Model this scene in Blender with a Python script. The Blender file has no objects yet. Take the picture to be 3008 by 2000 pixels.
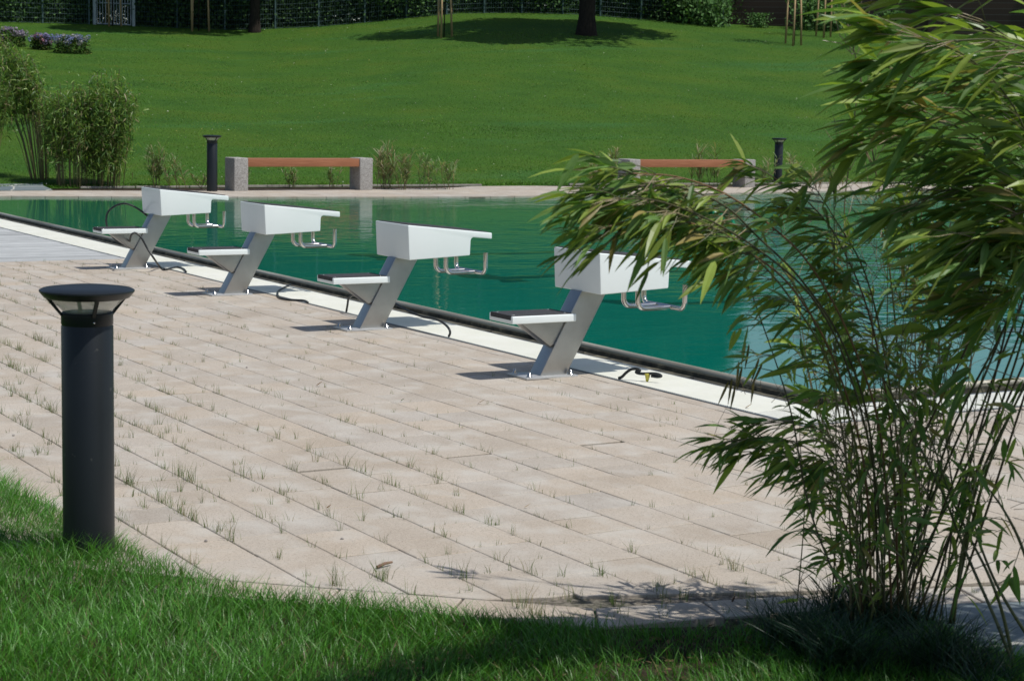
import bpy, bmesh, math, random
import numpy as np
from mathutils import Vector, Matrix
random.seed(7); rng = np.random.default_rng(11)
S = bpy.context.scene
COL = S.collection
R = math.radians

# ------------------------------------------------------------------ camera
CX, CY, CH, YAW, PITCH, ROLL, F = 9.54676, -5.67788, 1.63392, -1.03726, 0.12629, 0.02031, 5515.0
fw = Vector((math.sin(YAW)*math.cos(PITCH), math.cos(YAW)*math.cos(PITCH), -math.sin(PITCH)))
r0 = Vector((math.cos(YAW), -math.sin(YAW), 0)); u0 = r0.cross(fw)
RT = r0*math.cos(ROLL)+u0*math.sin(ROLL); UP = -r0*math.sin(ROLL)+u0*math.cos(ROLL)
CAMP = Vector((CX, CY, CH))
cam = bpy.data.cameras.new('camera'); cam_o = bpy.data.objects.new('camera', cam); COL.objects.link(cam_o)
cam_o.matrix_world = Matrix(((RT.x, UP.x, -fw.x, CX), (RT.y, UP.y, -fw.y, CY), (RT.z, UP.z, -fw.z, CH), (0, 0, 0, 1)))
cam.sensor_width = 36; cam.lens = F/3008*36; cam.clip_end = 3000; cam.clip_start = .05
cam.dof.use_dof = True; cam.dof.focus_distance = 11.5; cam.dof.aperture_fstop = 10
S.camera = cam_o

# ------------------------------------------------------------------ sky and sun
TOSUN = Vector((.43, .37, 1)).normalized()
w = bpy.data.worlds.new('World'); S.world = w; w.use_nodes = True
nt = w.node_tree; nt.nodes.clear()
sky = nt.nodes.new('ShaderNodeTexSky'); sky.sky_type = 'NISHITA'; sky.sun_disc = False
sky.sun_elevation = math.asin(TOSUN.z); sky.sun_rotation = math.atan2(TOSUN.x, TOSUN.y)
sky.air_density = 1.0; sky.dust_density = 1.2; sky.ozone_density = 1.5
bg = nt.nodes.new('ShaderNodeBackground'); bg.inputs[1].default_value = .102
wo = nt.nodes.new('ShaderNodeOutputWorld')
nt.links.new(sky.outputs[0], bg.inputs[0]); nt.links.new(bg.outputs[0], wo.inputs[0])
sl = bpy.data.lights.new('sun', 'SUN'); sl.energy = 4.35; sl.angle = R(.5); sl.color = (1, .975, .93)
so = bpy.data.objects.new('sun', sl); COL.objects.link(so)
so.rotation_euler = (-TOSUN).to_track_quat('-Z', 'Y').to_euler()
S.view_settings.view_transform = 'Standard'; S.view_settings.look = 'None'
S.view_settings.exposure = -.12; S.view_settings.gamma = 1

# ------------------------------------------------------------------ pixel -> place helpers (photo is 3008 x 2000)
def ray(u, v): return fw + RT*((u-1504)/F) - UP*((v-1000)/F)
def at(u, v, z=0.0):
    d = ray(u, v); t = (z-CH)/d.z
    return CAMP+d*t
def atd(u, v, dist):                      # point at a horizontal distance from the camera
    d = ray(u, v); return CAMP+d*(dist/math.hypot(d.x, d.y))
def onplane(u, v, p, n):
    d = ray(u, v); t = (p-CAMP).dot(n)/d.dot(n); return CAMP+d*t

# ------------------------------------------------------------------ terrain
DFAR = 84.0
CREST = [(-3000, 60), (0, 62), (250, 70), (450, 78), (700, 90), (900, 76), (1050, 62), (1200, 45), (1330, 32), (1500, 34), (1700, 40),
         (1950, 60), (2150, 74), (2350, 86), (2600, 96), (3008, 115), (6000, 150)]
def interp(x, tab):
    if x <= tab[0][0]: return tab[0][1]
    for (a, b), (c, d) in zip(tab, tab[1:]):
        if x <= c:
            t = (x-a)/(c-a); t = t*t*(3-2*t) if False else t
            return b+(d-b)*t
    return tab[-1][1]
def yhor(u): return 299+.0203*(u-1504)
def col_of(x, y):
    dx, dy = x-CX, y-CY
    f_ = dx*math.sin(YAW)+dy*math.cos(YAW); r_ = dx*math.cos(YAW)-dy*math.sin(YAW)
    if f_ < .1: f_ = .1
    return 1504+F*math.cos(PITCH)*r_/f_*1.008, math.hypot(dx, dy)
def kerbX(y):                              # x of the back edge of the far terrace
    return -22.1-.02*max(0, y-12)*0
def H(x, y):
    u, d = col_of(x, y)
    u = max(-3000, min(6000, u))
    ucl = u
    c = interp(ucl, CREST)
    v = c; dr = ray(ucl, v); zc = CH+DFAR*dr.z/math.hypot(dr.x, dr.y)
    # distance from the camera to the kerb in this direction
    sx = (CX-x)/max(d, .1)
    d0 = (CX+22.2)/max(sx, .25)
    t = (d-d0)/max(5, DFAR-d0)
    if t <= 0: return 0.0
    bump = .05*math.sin(x*.31+y*.17)*math.sin(y*.23-x*.11)+.025*math.sin(x*.9+1.3)*math.sin(y*.7)
    e = t**1.12 if t < 1 else 1+.15*(1-math.exp(-(t-1)*3))
    return zc*e+bump*min(1, t*8)*max(0, 1-max(0, t-1)*3)
def hit(u, v):
    d = ray(u, v); h = math.hypot(d.x, d.y); prev = None
    s = 26.0
    while s < 130:
        p = CAMP+d*(s/h)
        if p.z <= H(p.x, p.y): return Vector((p.x, p.y, H(p.x, p.y)))
        s += .15
    p = CAMP+d*(DFAR/h); return Vector((p.x, p.y, H(p.x, p.y)))

# ------------------------------------------------------------------ object helpers
def tag(o, label=None, cat=None, group=None, kind=None):
    if label: o['label'] = label
    if cat: o['category'] = cat
    if group: o['group'] = group
    if kind: o['kind'] = kind
    return o
def empty(name, loc, rz=0):
    o = bpy.data.objects.new(name, None); COL.objects.link(o); o.location = loc; o.rotation_euler = (0, 0, rz)
    o.empty_display_size = .1; return o
def children(o): return [c for c in bpy.data.objects if c.parent == o]
def copy_tree(o, parent=None):
    c = o.copy(); COL.objects.link(c)
    if parent is not None: c.parent = parent
    for ch in children(o): copy_tree(ch, c)
    return c
def setobj(name, me, mat, parent=None, smooth=False):
    if mat: me.materials.append(mat)
    if smooth: me.polygons.foreach_set('use_smooth', [True]*len(me.polygons))
    o = bpy.data.objects.new(name, me); COL.objects.link(o)
    if parent is not None: o.parent = parent
    return o
class MB:
    def __init__(s): s.v = []; s.f = []; s.c = []
    def add(s, vs, fs, col=None):
        n = len(s.v); s.v += [tuple(p) for p in vs]; s.f += [tuple(i+n for i in f) for f in fs]
        s.c += [col or (1, 1, 1)]*len(vs)
    def box(s, x0, x1, y0, y1, z0, z1, col=None):
        s.add([(x0, y0, z0), (x1, y0, z0), (x1, y1, z0), (x0, y1, z0), (x0, y0, z1), (x1, y0, z1), (x1, y1, z1), (x0, y1, z1)],
              [(0, 3, 2, 1), (4, 5, 6, 7), (0, 1, 5, 4), (1, 2, 6, 5), (2, 3, 7, 6), (3, 0, 4, 7)], col)
    def prism(s, prof, axis_pts, col=None):   # prof: list of points at side a; axis_pts: at side b (same length)
        n = len(prof)
        s.add(list(prof)+list(axis_pts), [tuple(range(n))[::-1], tuple(range(n, 2*n))]+[(i, (i+1) % n, n+(i+1) % n, n+i) for i in range(n)], col)
    def tube(s, pts, rad, n=8, col=None, cap=True):
        pts = [Vector(p) for p in pts]; rs = rad if isinstance(rad, (list, tuple)) else [rad]*len(pts)
        base = len(s.v); nrm = None; vs = []
        for i, p in enumerate(pts):
            t = (pts[min(i+1, len(pts)-1)]-pts[max(i-1, 0)])
            t = t.normalized() if t.length > 1e-9 else Vector((0, 0, 1))
            if nrm is None:
                a = Vector((0, 0, 1)) if abs(t.z) < .9 else Vector((1, 0, 0)); nrm = t.cross(a).normalized()
            else:
                nrm = (nrm-t*nrm.dot(t)); nrm = nrm.normalized() if nrm.length > 1e-6 else t.orthogonal().normalized()
            b = t.cross(nrm)
            for k in range(n):
                a = 2*math.pi*k/n; vs.append(p+(nrm*math.cos(a)+b*math.sin(a))*rs[i])
        fs = []
        for i in range(len(pts)-1):
            for k in range(n):
                a = i*n+k; b2 = i*n+(k+1) % n; fs.append((a, b2, b2+n, a+n))
        if cap: fs.append(tuple(range(n))[::-1]); fs.append(tuple(range((len(pts)-1)*n, len(pts)*n)))
        s.add(vs, fs, col)
    def lathe(s, prof, n=32, c=(0, 0, 0), col=None):
        vs = []; m = len(prof)
        for k in range(n):
            a = 2*math.pi*k/n
            for r_, z in prof: vs.append((c[0]+r_*math.cos(a), c[1]+r_*math.sin(a), c[2]+z))
        fs = []
        for k in range(n):
            k2 = (k+1) % n
            for i in range(m-1): fs.append((k*m+i, k2*m+i, k2*m+i+1, k*m+i+1))
        s.add(vs, fs, col)
    def build(s, name, mat, parent=None, smooth=False, bevel=0, seg=2, colors=False, auto=False):
        me = bpy.data.meshes.new(name); me.from_pydata(s.v, [], s.f); me.validate(); me.update()
        if colors:
            a = me.color_attributes.new('Col', 'FLOAT_COLOR', 'POINT')
            a.data.foreach_set('color', np.array([(c[0], c[1], c[2], 1) for c in s.c], dtype=np.float32).ravel())
        if bevel:
            bm = bmesh.new(); bm.from_mesh(me); bmesh.ops.remove_doubles(bm, verts=bm.verts, dist=1e-5)
            bmesh.ops.recalc_face_normals(bm, faces=bm.faces)
            ed = [e for e in bm.edges if len(e.link_faces) == 2 and e.calc_face_angle(0) > .5]
            bmesh.ops.bevel(bm, geom=ed, offset=bevel, segments=seg, affect='EDGES', profile=.6, clamp_overlap=True)
            bm.to_mesh(me); bm.free()
        o = setobj(name, me, mat, parent, smooth)
        if auto:
            me.polygons.foreach_set('use_smooth', [True]*len(me.polygons))
            try: me.set_sharp_from_angle(angle=R(35))
            except Exception: pass
        return o
def npmesh(name, V, T, mat, parent=None, colr=None, smooth=False):
    me = bpy.data.meshes.new(name); n = T.shape[1]
    me.vertices.add(len(V)); me.vertices.foreach_set('co', V.astype(np.float32).ravel())
    me.loops.add(T.size); me.loops.foreach_set('vertex_index', T.astype(np.int32).ravel())
    me.polygons.add(len(T)); me.polygons.foreach_set('loop_start', np.arange(0, T.size, n, dtype=np.int32))
    me.polygons.foreach_set('loop_total', np.full(len(T), n, dtype=np.int32))
    if smooth: me.polygons.foreach_set('use_smooth', np.ones(len(T), dtype=bool))
    me.update(calc_edges=True)
    if colr is not None:
        a = me.color_attributes.new('Col', 'FLOAT_COLOR', 'POINT')
        c4 = np.concatenate([colr, np.ones((len(colr), 1))], 1).astype(np.float32); a.data.foreach_set('color', c4.ravel())
    return setobj(name, me, mat, parent)

# ------------------------------------------------------------------ materials
class N:
    def __init__(s, name):
        s.m = bpy.data.materials.new(name); s.m.use_nodes = True; s.t = s.m.node_tree; s.t.nodes.clear()
        s.out = s.t.nodes.new('ShaderNodeOutputMaterial'); s.p = s.t.nodes.new('ShaderNodeBsdfPrincipled')
        s.t.links.new(s.p.outputs[0], s.out.inputs[0]); s.co = s.t.nodes.new('ShaderNodeTexCoord')
    def n(s, typ, **kw):
        x = s.t.nodes.new('ShaderNode'+typ)
        for k, v in kw.items(): setattr(x, k, v)
        return x
    def l(s, a, b): s.t.links.new(a, b)
    def noise(s, scale, detail=4, rough=.55, stretch=None, src=None):
        x = s.n('TexNoise'); x.inputs['Scale'].default_value = scale; x.inputs['Detail'].default_value = detail; x.inputs['Roughness'].default_value = rough
        v = src or s.co.outputs['Object']
        if stretch:
            mp = s.n('Mapping'); mp.inputs['Scale'].default_value = stretch; s.l(v, mp.inputs[0]); v = mp.outputs[0]
        s.l(v, x.inputs['Vector']); return x.outputs['Fac']
    def ramp(s, fac, stops):
        x = s.n('ValToRGB'); s.l(fac, x.inputs[0]); e = x.color_ramp.elements
        while len(e) < len(stops): e.new(.5)
        for i, (p, c) in enumerate(stops):
            e[i].position = p; e[i].color = (c[0], c[1], c[2], 1) if isinstance(c, tuple) else (c, c, c, 1)
        return x.outputs[0]
    def mix(s, fac, a, b, mode='MIX'):
        x = s.n('Mix', data_type='RGBA', blend_type=mode)
        for i, val in ((0, fac), (6, a), (7, b)):
            if isinstance(val, (int, float)): x.inputs[i].default_value = val
            elif isinstance(val, tuple): x.inputs[i].default_value = (*val, 1)
            else: s.l(val, x.inputs[i])
        return x.outputs[2]
    def math(s, op, a, b=0):
        x = s.n('Math', operation=op)
        for i, val in ((0, a), (1, b)):
            if isinstance(val, (int, float)): x.inputs[i].default_value = val
            else: s.l(val, x.inputs[i])
        return x.outputs[0]
    def bump(s, h, strength=.3, dist=.01, nrm=None):
        x = s.n('Bump'); x.inputs['Distance'].default_value = dist
        if isinstance(strength, (int, float)): x.inputs['Strength'].default_value = strength
        else: s.l(strength, x.inputs['Strength'])
        s.l(h, x.inputs['Height'])
        if nrm: s.l(nrm, x.inputs['Normal'])
        s.l(x.outputs[0], s.p.inputs['Normal']); return x.outputs[0]
    def base(s, c, rough=.6, metal=0, spec=None):
        if isinstance(c, tuple): s.p.inputs['Base Color'].default_value = (*c, 1)
        else: s.l(c, s.p.inputs['Base Color'])
        if isinstance(rough, (int, float)): s.p.inputs['Roughness'].default_value = rough
        else: s.l(rough, s.p.inputs['Roughness'])
        s.p.inputs['Metallic'].default_value = metal
        if spec is not None: s.p.inputs['Specular IOR Level'].default_value = spec
        return s

def leaf_mat(name, tint=(1, 1, 1), rough=.45, trans=.35, back=(1, 1, 1), spec=.5):
    q = N(name); at_ = q.n('Attribute', attribute_name='Col'); c = q.mix(1.0, at_.outputs['Color'], tint, 'MULTIPLY')
    geo = q.n('NewGeometry'); cb = q.mix(1.0, c, back, 'MULTIPLY'); cc = q.mix(geo.outputs['Backfacing'], c, cb)
    q.base(cc, rough, spec=spec)
    tr = q.n('BsdfTranslucent'); q.l(q.mix(1.0, c, (1.0, 1.15, .5), 'MULTIPLY'), tr.inputs[0])
    ms = q.n('MixShader'); ms.inputs[0].default_value = trans
    q.l(q.p.outputs[0], ms.inputs[1]); q.l(tr.outputs[0], ms.inputs[2]); q.l(ms.outputs[0], q.out.inputs[0])
    return q.m
M = {}
# paving slab: pink-beige concrete with fine aggregate, pale efflorescence patches, per slab tone in Col
q = N('paving_concrete'); a_ = q.n('Attribute', attribute_name='Col')
c = q.ramp(q.noise(2.2, 5), [(.3, (.372, .315, .252)), (.5, (.422, .365, .300)), (.72, (.452, .402, .342))])
sp = q.noise(150, 3); c = q.mix(q.ramp(sp, [(.33, .9), (.42, 0.0)]), c, (.21, .185, .15)); c = q.mix(1.0, c, q.ramp(q.noise(70, 3, .6), [(.3, .88), (.7, 1.08)]), 'MULTIPLY')
sp2 = q.noise(330, 2, src=None); c = q.mix(q.ramp(sp2, [(.62, 0.0), (.70, .5)]), c, (.62, .56, .48))
c = q.mix(1.0, c, a_.outputs['Color'], 'MULTIPLY')
pale = q.ramp(q.noise(4.2, 3, .5, (1, 1.2, 1)), [(.50, 0.0), (.68, .5)]); c = q.mix(pale, c, (.50, .475, .425))
st = q.ramp(q.noise(1.1, 5, .65), [(.60, 0.0), (.78, .3)]); c = q.mix(st, c, (.30, .25, .19))
q.base(c, .85, spec=.25); q.bump(q.noise(160, 4), .35, .002); M['pave'] = q.m
q = N('joint_sand'); c = q.ramp(q.noise(60, 4), [(.35, (.08, .07, .055)), (.65, (.24, .21, .17))])
c = q.mix(q.ramp(q.noise(3, 4), [(.52, 0.0), (.68, .5)]), c, (.05, .065, .03)); q.base(c, .95, spec=.1); M['joint'] = q.m
q = N('kerb_concrete'); c = q.ramp(q.noise(9, 5), [(.3, (.22, .2, .18)), (.7, (.34, .31, .28))]); q.base(c, .9); q.bump(q.noise(80, 3), .3, .004); M['kerb'] = q.m
# slate crazy paving
q = N('slate_paving'); vo = q.n('TexVoronoi', feature='DISTANCE_TO_EDGE'); vo.inputs['Scale'].default_value = 1.5
nz = q.n('TexNoise'); nz.inputs['Scale'].default_value = 1.2; q.l(q.co.outputs['Object'], nz.inputs['Vector'])
q.l(q.mix(.12, q.co.outputs['Object'], nz.outputs['Color']), vo.inputs['Vector'])
v2 = q.n('TexVoronoi'); v2.inputs['Scale'].default_value = 1.5; q.l(q.mix(.12, q.co.outputs['Object'], nz.outputs['Color']), v2.inputs['Vector'])
hs = q.n('SeparateColor'); q.l(v2.outputs['Color'], hs.inputs[0])
c = q.mix(hs.outputs[0], (.10, .135, .15), (.17, .20, .205)); c = q.mix(q.ramp(q.noise(25, 5), [(.4, 0.0), (.7, .5)]), c, (.21, .23, .22))
c = q.mix(q.ramp(vo.outputs['Distance'], [(.012, 1.0), (.022, 0.0)]), c, (.44, .43, .38)); q.base(c, .7); q.bump(q.noise(18, 5), .3, .01); M['slate'] = q.m
# weathered decking
q = N('weathered_wood'); a_ = q.n('Attribute', attribute_name='Col')
g = q.noise(6, 6, .6, (14, .7, 1)); c = q.ramp(g, [(.3, (.27, .275, .27)), (.55, (.40, .41, .40)), (.75, (.50, .51, .49))]); c = q.mix(1.0, c, a_.outputs['Color'], 'MULTIPLY')
q.base(c, .8); q.bump(g, .4, .004); M['deck'] = q.m
# white plastic grating
q = N('grate_plastic'); c = q.ramp(q.noise(3, 5), [(.35, (.80, .79, .68)), (.65, (.86, .85, .76))]); q.base(c, .45); M['grate'] = q.m
q = N('dark_gutter'); c = q.ramp(q.noise(14, 5), [(.35, (.02, .02, .016)), (.55, (.075, .068, .045)), (.7, (.2, .18, .12))]); q.base(c, .6); M['gutter'] = q.m
q = N('channel_steel'); c = q.ramp(q.noise(5, 4), [(.3, (.16, .18, .2)), (.7, (.3, .32, .34))]); q.base(c, .5, .6); M['flange'] = q.m
q = N('stainless_pipe'); c = q.ramp(q.noise(3.5, 6, .6, (.25, 8, 8)), [(.3, (.20, .18, .13)), (.55, (.42, .39, .31)), (.8, (.60, .58, .50))])
q.base(c, q.ramp(q.noise(6, 4), [(.3, .35), (.7, .55)]), .35); M['coping'] = q.m
q = N('stainless_brushed'); g = q.noise(20, 4, .6, (10, 10, .6)); c = q.ramp(q.noise(4, 4), [(.3, (.33, .33, .32)), (.7, (.43, .43, .42))])
q.base(c, q.ramp(g, [(.3, .30), (.7, .42)]), 1.0); q.bump(g, .06, .001); M['steel'] = q.m
q = N('stainless_polished'); c = q.ramp(q.noise(7, 4), [(.3, (.52, .5, .47)), (.7, (.7, .68, .65))]); q.base(c, .16, 1.0); M['tube'] = q.m
# painted white fibreglass
q = N('white_gelcoat'); c = q.ramp(q.noise(2.5, 4), [(.3, (.79, .845, .82)), (.7, (.83, .88, .86))])
c = q.mix(q.ramp(q.noise(11, 6, .7), [(.66, 0.0), (.85, .2)]), c, (.55, .55, .5)); q.base(c, .3); q.p.inputs['Coat Weight'].default_value = .25; q.bump(q.noise(35, 2), .02, .002); M['gel'] = q.m
q = N('plate_steel'); c = q.ramp(q.noise(9, 4), [(.3, (.50, .50, .49)), (.7, (.68, .68, .67))]); q.base(c, .38, .55); M['plate'] = q.m
q = N('dead_wood'); q.base(q.ramp(q.noise(30, 3), [(.3, (.13, .075, .05)), (.7, (.24, .15, .10))]), .9); M['stick'] = q.m
q = N('black_grip'); c = q.ramp(q.noise(180, 2), [(.45, (.018, .018, .019)), (.6, (.06, .06, .062))]); q.base(c, .75); q.bump(q.noise(260, 2), .8, .002); M['grip'] = q.m
q = N('anthracite_paint'); c = q.ramp(q.noise(3, 3), [(.3, (.0065, .009, .011)), (.7, (.010, .013, .016))])
c = q.mix(q.ramp(q.noise(38, 2, .4), [(.72, 0.0), (.76, .5)]), c, (.06, .06, .055)); q.base(c, .4, spec=.42); q.bump(q.noise(420, 2), .12, .0006); M['anth'] = q.m
q = N('lamp_glass'); c = q.ramp(q.noise(6, 5), [(.35, (.62, .62, .55)), (.7, (.74, .74, .68))]); q.base(c, .15)
tb = q.n('BsdfTransparent'); ms = q.n('MixShader'); ms.inputs[0].default_value = .5; q.l(q.p.outputs[0], ms.inputs[1]); q.l(tb.outputs[0], ms.inputs[2]); q.l(ms.outputs[0], q.out.inputs[0]); M['glass'] = q.m
q = N('lamp_reflector'); q.base((.75, .76, .76), .25, .7); M['refl'] = q.m
# washed concrete of the bench blocks
q = N('washed_concrete'); v = q.n('TexVoronoi'); v.inputs['Scale'].default_value = 75; q.l(q.co.outputs['Object'], v.inputs['Vector'])
hs = q.n('SeparateColor'); q.l(v.outputs['Color'], hs.inputs[0]); c = q.ramp(hs.outputs[0], [(.0, (.23, .215, .20)), (.5, (.32, .305, .285)), (1.0, (.42, .405, .38))])
q.base(c, .9); q.bump(v.outputs['Distance'], .4, .006); M['washed'] = q.m
q = N('oiled_timber'); g = q.noise(5, 6, .6, (14, .5, 14)); c = q.ramp(g, [(.3, (.25, .095, .042)), (.55, (.33, .13, .060)), (.78, (.42, .19, .10))]); q.base(c, .45); q.bump(g, .2, .003); M['timber'] = q.m
q = N('black_rubber'); q.base(q.ramp(q.noise(20, 3), [(.3, (.012, .014, .014)), (.7, (.03, .034, .034))]), .38); M['rubber'] = q.m
q = N('yellow_tape'); q.base(q.ramp(q.noise(40, 3), [(.4, (.42, .36, .03)), (.6, (.62, .55, .08))]), .4); M['tape'] = q.m
q = N('green_ribbon'); q.base((.0, .20, .10), .35); M['ribbon'] = q.m
# soil
q = N('soil'); c = q.ramp(q.noise(14, 6, .65), [(.3, (.018, .013, .009)), (.55, (.05, .037, .025)), (.8, (.13, .10, .065))]); q.base(c, .95, spec=.1); q.bump(q.noise(30, 5), .8, .02); M['soil'] = q.m
# turf under the blades
q = N('turf'); c = q.ramp(q.noise(.35, 5, .6), [(.3, (.038, .105, .010)), (.5, (.060, .135, .010)), (.72, (.088, .145, .010))])
c = q.mix(q.ramp(q.noise(26, 5, .7), [(.35, .7), (.7, 0.0)]), c, (.018, .055, .010))
pt = q.ramp(q.noise(.22, 4, .6, (2.0, .55, 1)), [(.57, 0.0), (.72, .6)]); c = q.mix(pt, c, (.036, .12, .03))
q.base(c, .9, spec=.15); q.bump(q.noise(9, 6, .7), .9, .05); M['turf'] = q.m
q = N('near_turf'); c = q.ramp(q.noise(8, 5, .6), [(.3, (.012, .03, .006)), (.7, (.03, .065, .012))]); q.base(c, .95, spec=.1); M['nturf'] = q.m
M['blade'] = leaf_mat('grass_blade', rough=.42, trans=.35)
M['hblade'] = leaf_mat('far_grass_blade', rough=.6, trans=.3, spec=.25)
M['bleaf'] = leaf_mat('bamboo_leaf', rough=.40, trans=.42, back=(1.15, 1.1, 1.2), spec=.4)
M['tleaf'] = leaf_mat('tree_leaf', rough=.75, trans=.22, spec=.1)
M['petal'] = leaf_mat('petal', rough=.7, trans=.2, spec=.2)
q = N('bark'); g = q.noise(9, 6, .7, (3, 3, .5)); c = q.ramp(g, [(.3, (.012, .010, .008)), (.7, (.05, .04, .032))]); q.base(c, .95, spec=.1); q.bump(g, .8, .05); M['bark'] = q.m
q = N('stake_wood'); g = q.noise(6, 4, .6, (6, 6, .8)); c = q.ramp(g, [(.3, (.26, .17, .08)), (.7, (.45, .32, .16))]); q.base(c, .8); M['stake'] = q.m
q = N('cane'); a_ = q.n('Attribute', attribute_name='Col'); g = q.noise(30, 3, .5, (1, 1, .4)); c = q.mix(1.0, a_.outputs['Color'], q.ramp(g, [(.3, .6), (.7, 1.1)]), 'MULTIPLY'); q.base(c, .4); M['cane'] = q.m
q = N('galvanised'); q.base(q.ramp(q.noise(4, 4), [(.3, (.25, .30, .31)), (.7, (.36, .42, .44))]), .5, .3); M['galv'] = q.m
q = N('green_wire'); q.base((.035, .075, .075), .6, .0); M['wire'] = q.m
q = N('dark_brick'); b = q.n('TexBrick'); b.inputs['Scale'].default_value = 1; b.inputs['Brick Width'].default_value = .25; b.inputs['Row Height'].default_value = .083; b.inputs['Mortar Size'].default_value = .01
b.inputs['Color1'].default_value = (.045, .028, .022, 1); b.inputs['Color2'].default_value = (.075, .045, .034, 1); b.inputs['Mortar'].default_value = (.10, .09, .08, 1)
mp = q.n('Mapping'); mp.inputs['Rotation'].default_value = (R(90), 0, R(90)); q.l(q.co.outputs['Object'], mp.inputs[0]); q.l(mp.outputs[0], b.inputs['Vector'])
q.base(b.outputs['Color'], .9); q.bump(b.outputs['Fac'], -.4, .01); M['brick'] = q.m
# pool water: clouded teal body, lane lines of the floor seen through it, ripples on top
q = N('pool_water')
wn = q.n('TexNoise'); wn.inputs['Scale'].default_value = 2.2; q.l(q.co.outputs['Object'], wn.inputs['Vector'])
sx = q.n('SeparateXYZ'); q.l(q.co.outputs['Object'], sx.inputs[0])
body = q.ramp(q.noise(.12, 3), [(.3, (.001, .138, .100)), (.7, (.002, .172, .132))])
gx = q.n('MapRange'); q.l(sx.outputs[0], gx.inputs[0]); gx.inputs[1].default_value = -19; gx.inputs[2].default_value = -1; 
body = q.mix(gx.outputs[0], (.014, .150, .078), body)
X2 = q.math('ADD', sx.outputs[0], q.math('MULTIPLY', q.math('SUBTRACT', wn.outputs['Fac'], .5), .35))
Y2 = q.math('ADD', sx.outputs[1], q.math('MULTIPLY', q.math('SUBTRACT', wn.outputs['Fac'], .5), .5))
def band(x, c0, hw): return q.math('LESS_THAN', q.math('ABSOLUTE', q.math('SUBTRACT', x, c0)), hw)
lane = None
for k in range(4):
    xc = -.85-2.5*k
    ln = q.math('MULTIPLY', band(X2, xc, .10), q.math('GREATER_THAN', Y2, 3.2))
    tt = q.math('MULTIPLY', band(X2, xc, .42), band(Y2, 3.2, .15))
    ln = q.math('MAXIMUM', ln, tt); lane = ln if lane is None else q.math('MAXIMUM', lane, ln)
body = q.mix(q.math('MULTIPLY', lane, .72), body, (.001, .045, .038))
q.base(body, .035); q.p.inputs['IOR'].default_value = 1.33
rp = q.noise(5.5, 3, .5, (1.0, .55, 1)); rp2 = q.noise(1.6, 3, .5, (1.0, .6, 1)); 
wind = q.ramp(q.noise(.16, 3, .5, (1.2, .5, 1)), [(.38, .35), (.62, 1.0)])
gy = q.n('MapRange'); q.l(sx.outputs[1], gy.inputs[0]); gy.inputs[1].default_value = 3; gy.inputs[2].default_value = 15; gy.inputs[3].default_value = .22; gy.inputs[4].default_value = 2.4
hgt = q.math('ADD', q.math('MULTIPLY', rp, .6), rp2)
q.bump(hgt, q.math('MULTIPLY', q.math('MULTIPLY', wind, gy.outputs[0]), .75), .03); M['water'] = q.m

# ------------------------------------------------------------------ setting: ground sheet, water, terraces
mb = MB(); mb.add([(-900, -900, -.6), (900, -900, -.6), (900, 900, -.6), (-900, 900, -.6)], [(0, 1, 2, 3)])
tag(mb.build('ground', M['turf']), kind='structure')
FAR = [(-20.3, -6), (-20.19, 2.43), (-19.62, 4.56), (-19.37, 5.94), (-19.0, 8.5), (-18.83, 10.31), (-19.0, 14), (-19.2, 16), (-19.72, 19.03), (-20.05, 22.07), (-20.6, 28), (-21, 40)]
WZ = -.03
# water sheet (inner wall lines: row side Y=1.28, short side X=1.28)
wp = [(p[0]-.05, p[1], WZ) for p in FAR]
wp = [(-34, 1.22, WZ), (-34, -6, WZ)]+[]  # placeholder removed below
pts = [(-20.24, 1.255, WZ)]+[(p[0]-.05, p[1], WZ) for p in FAR[1:]]+[(1.255, 40, WZ), (1.255, 1.40, WZ), (1.21, 1.31, WZ), (1.10, 1.255, WZ)]
mb = MB(); mb.add(pts, [tuple(range(len(pts)))]); wo_ = tag(mb.build('water', M['water']), kind='structure')

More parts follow.
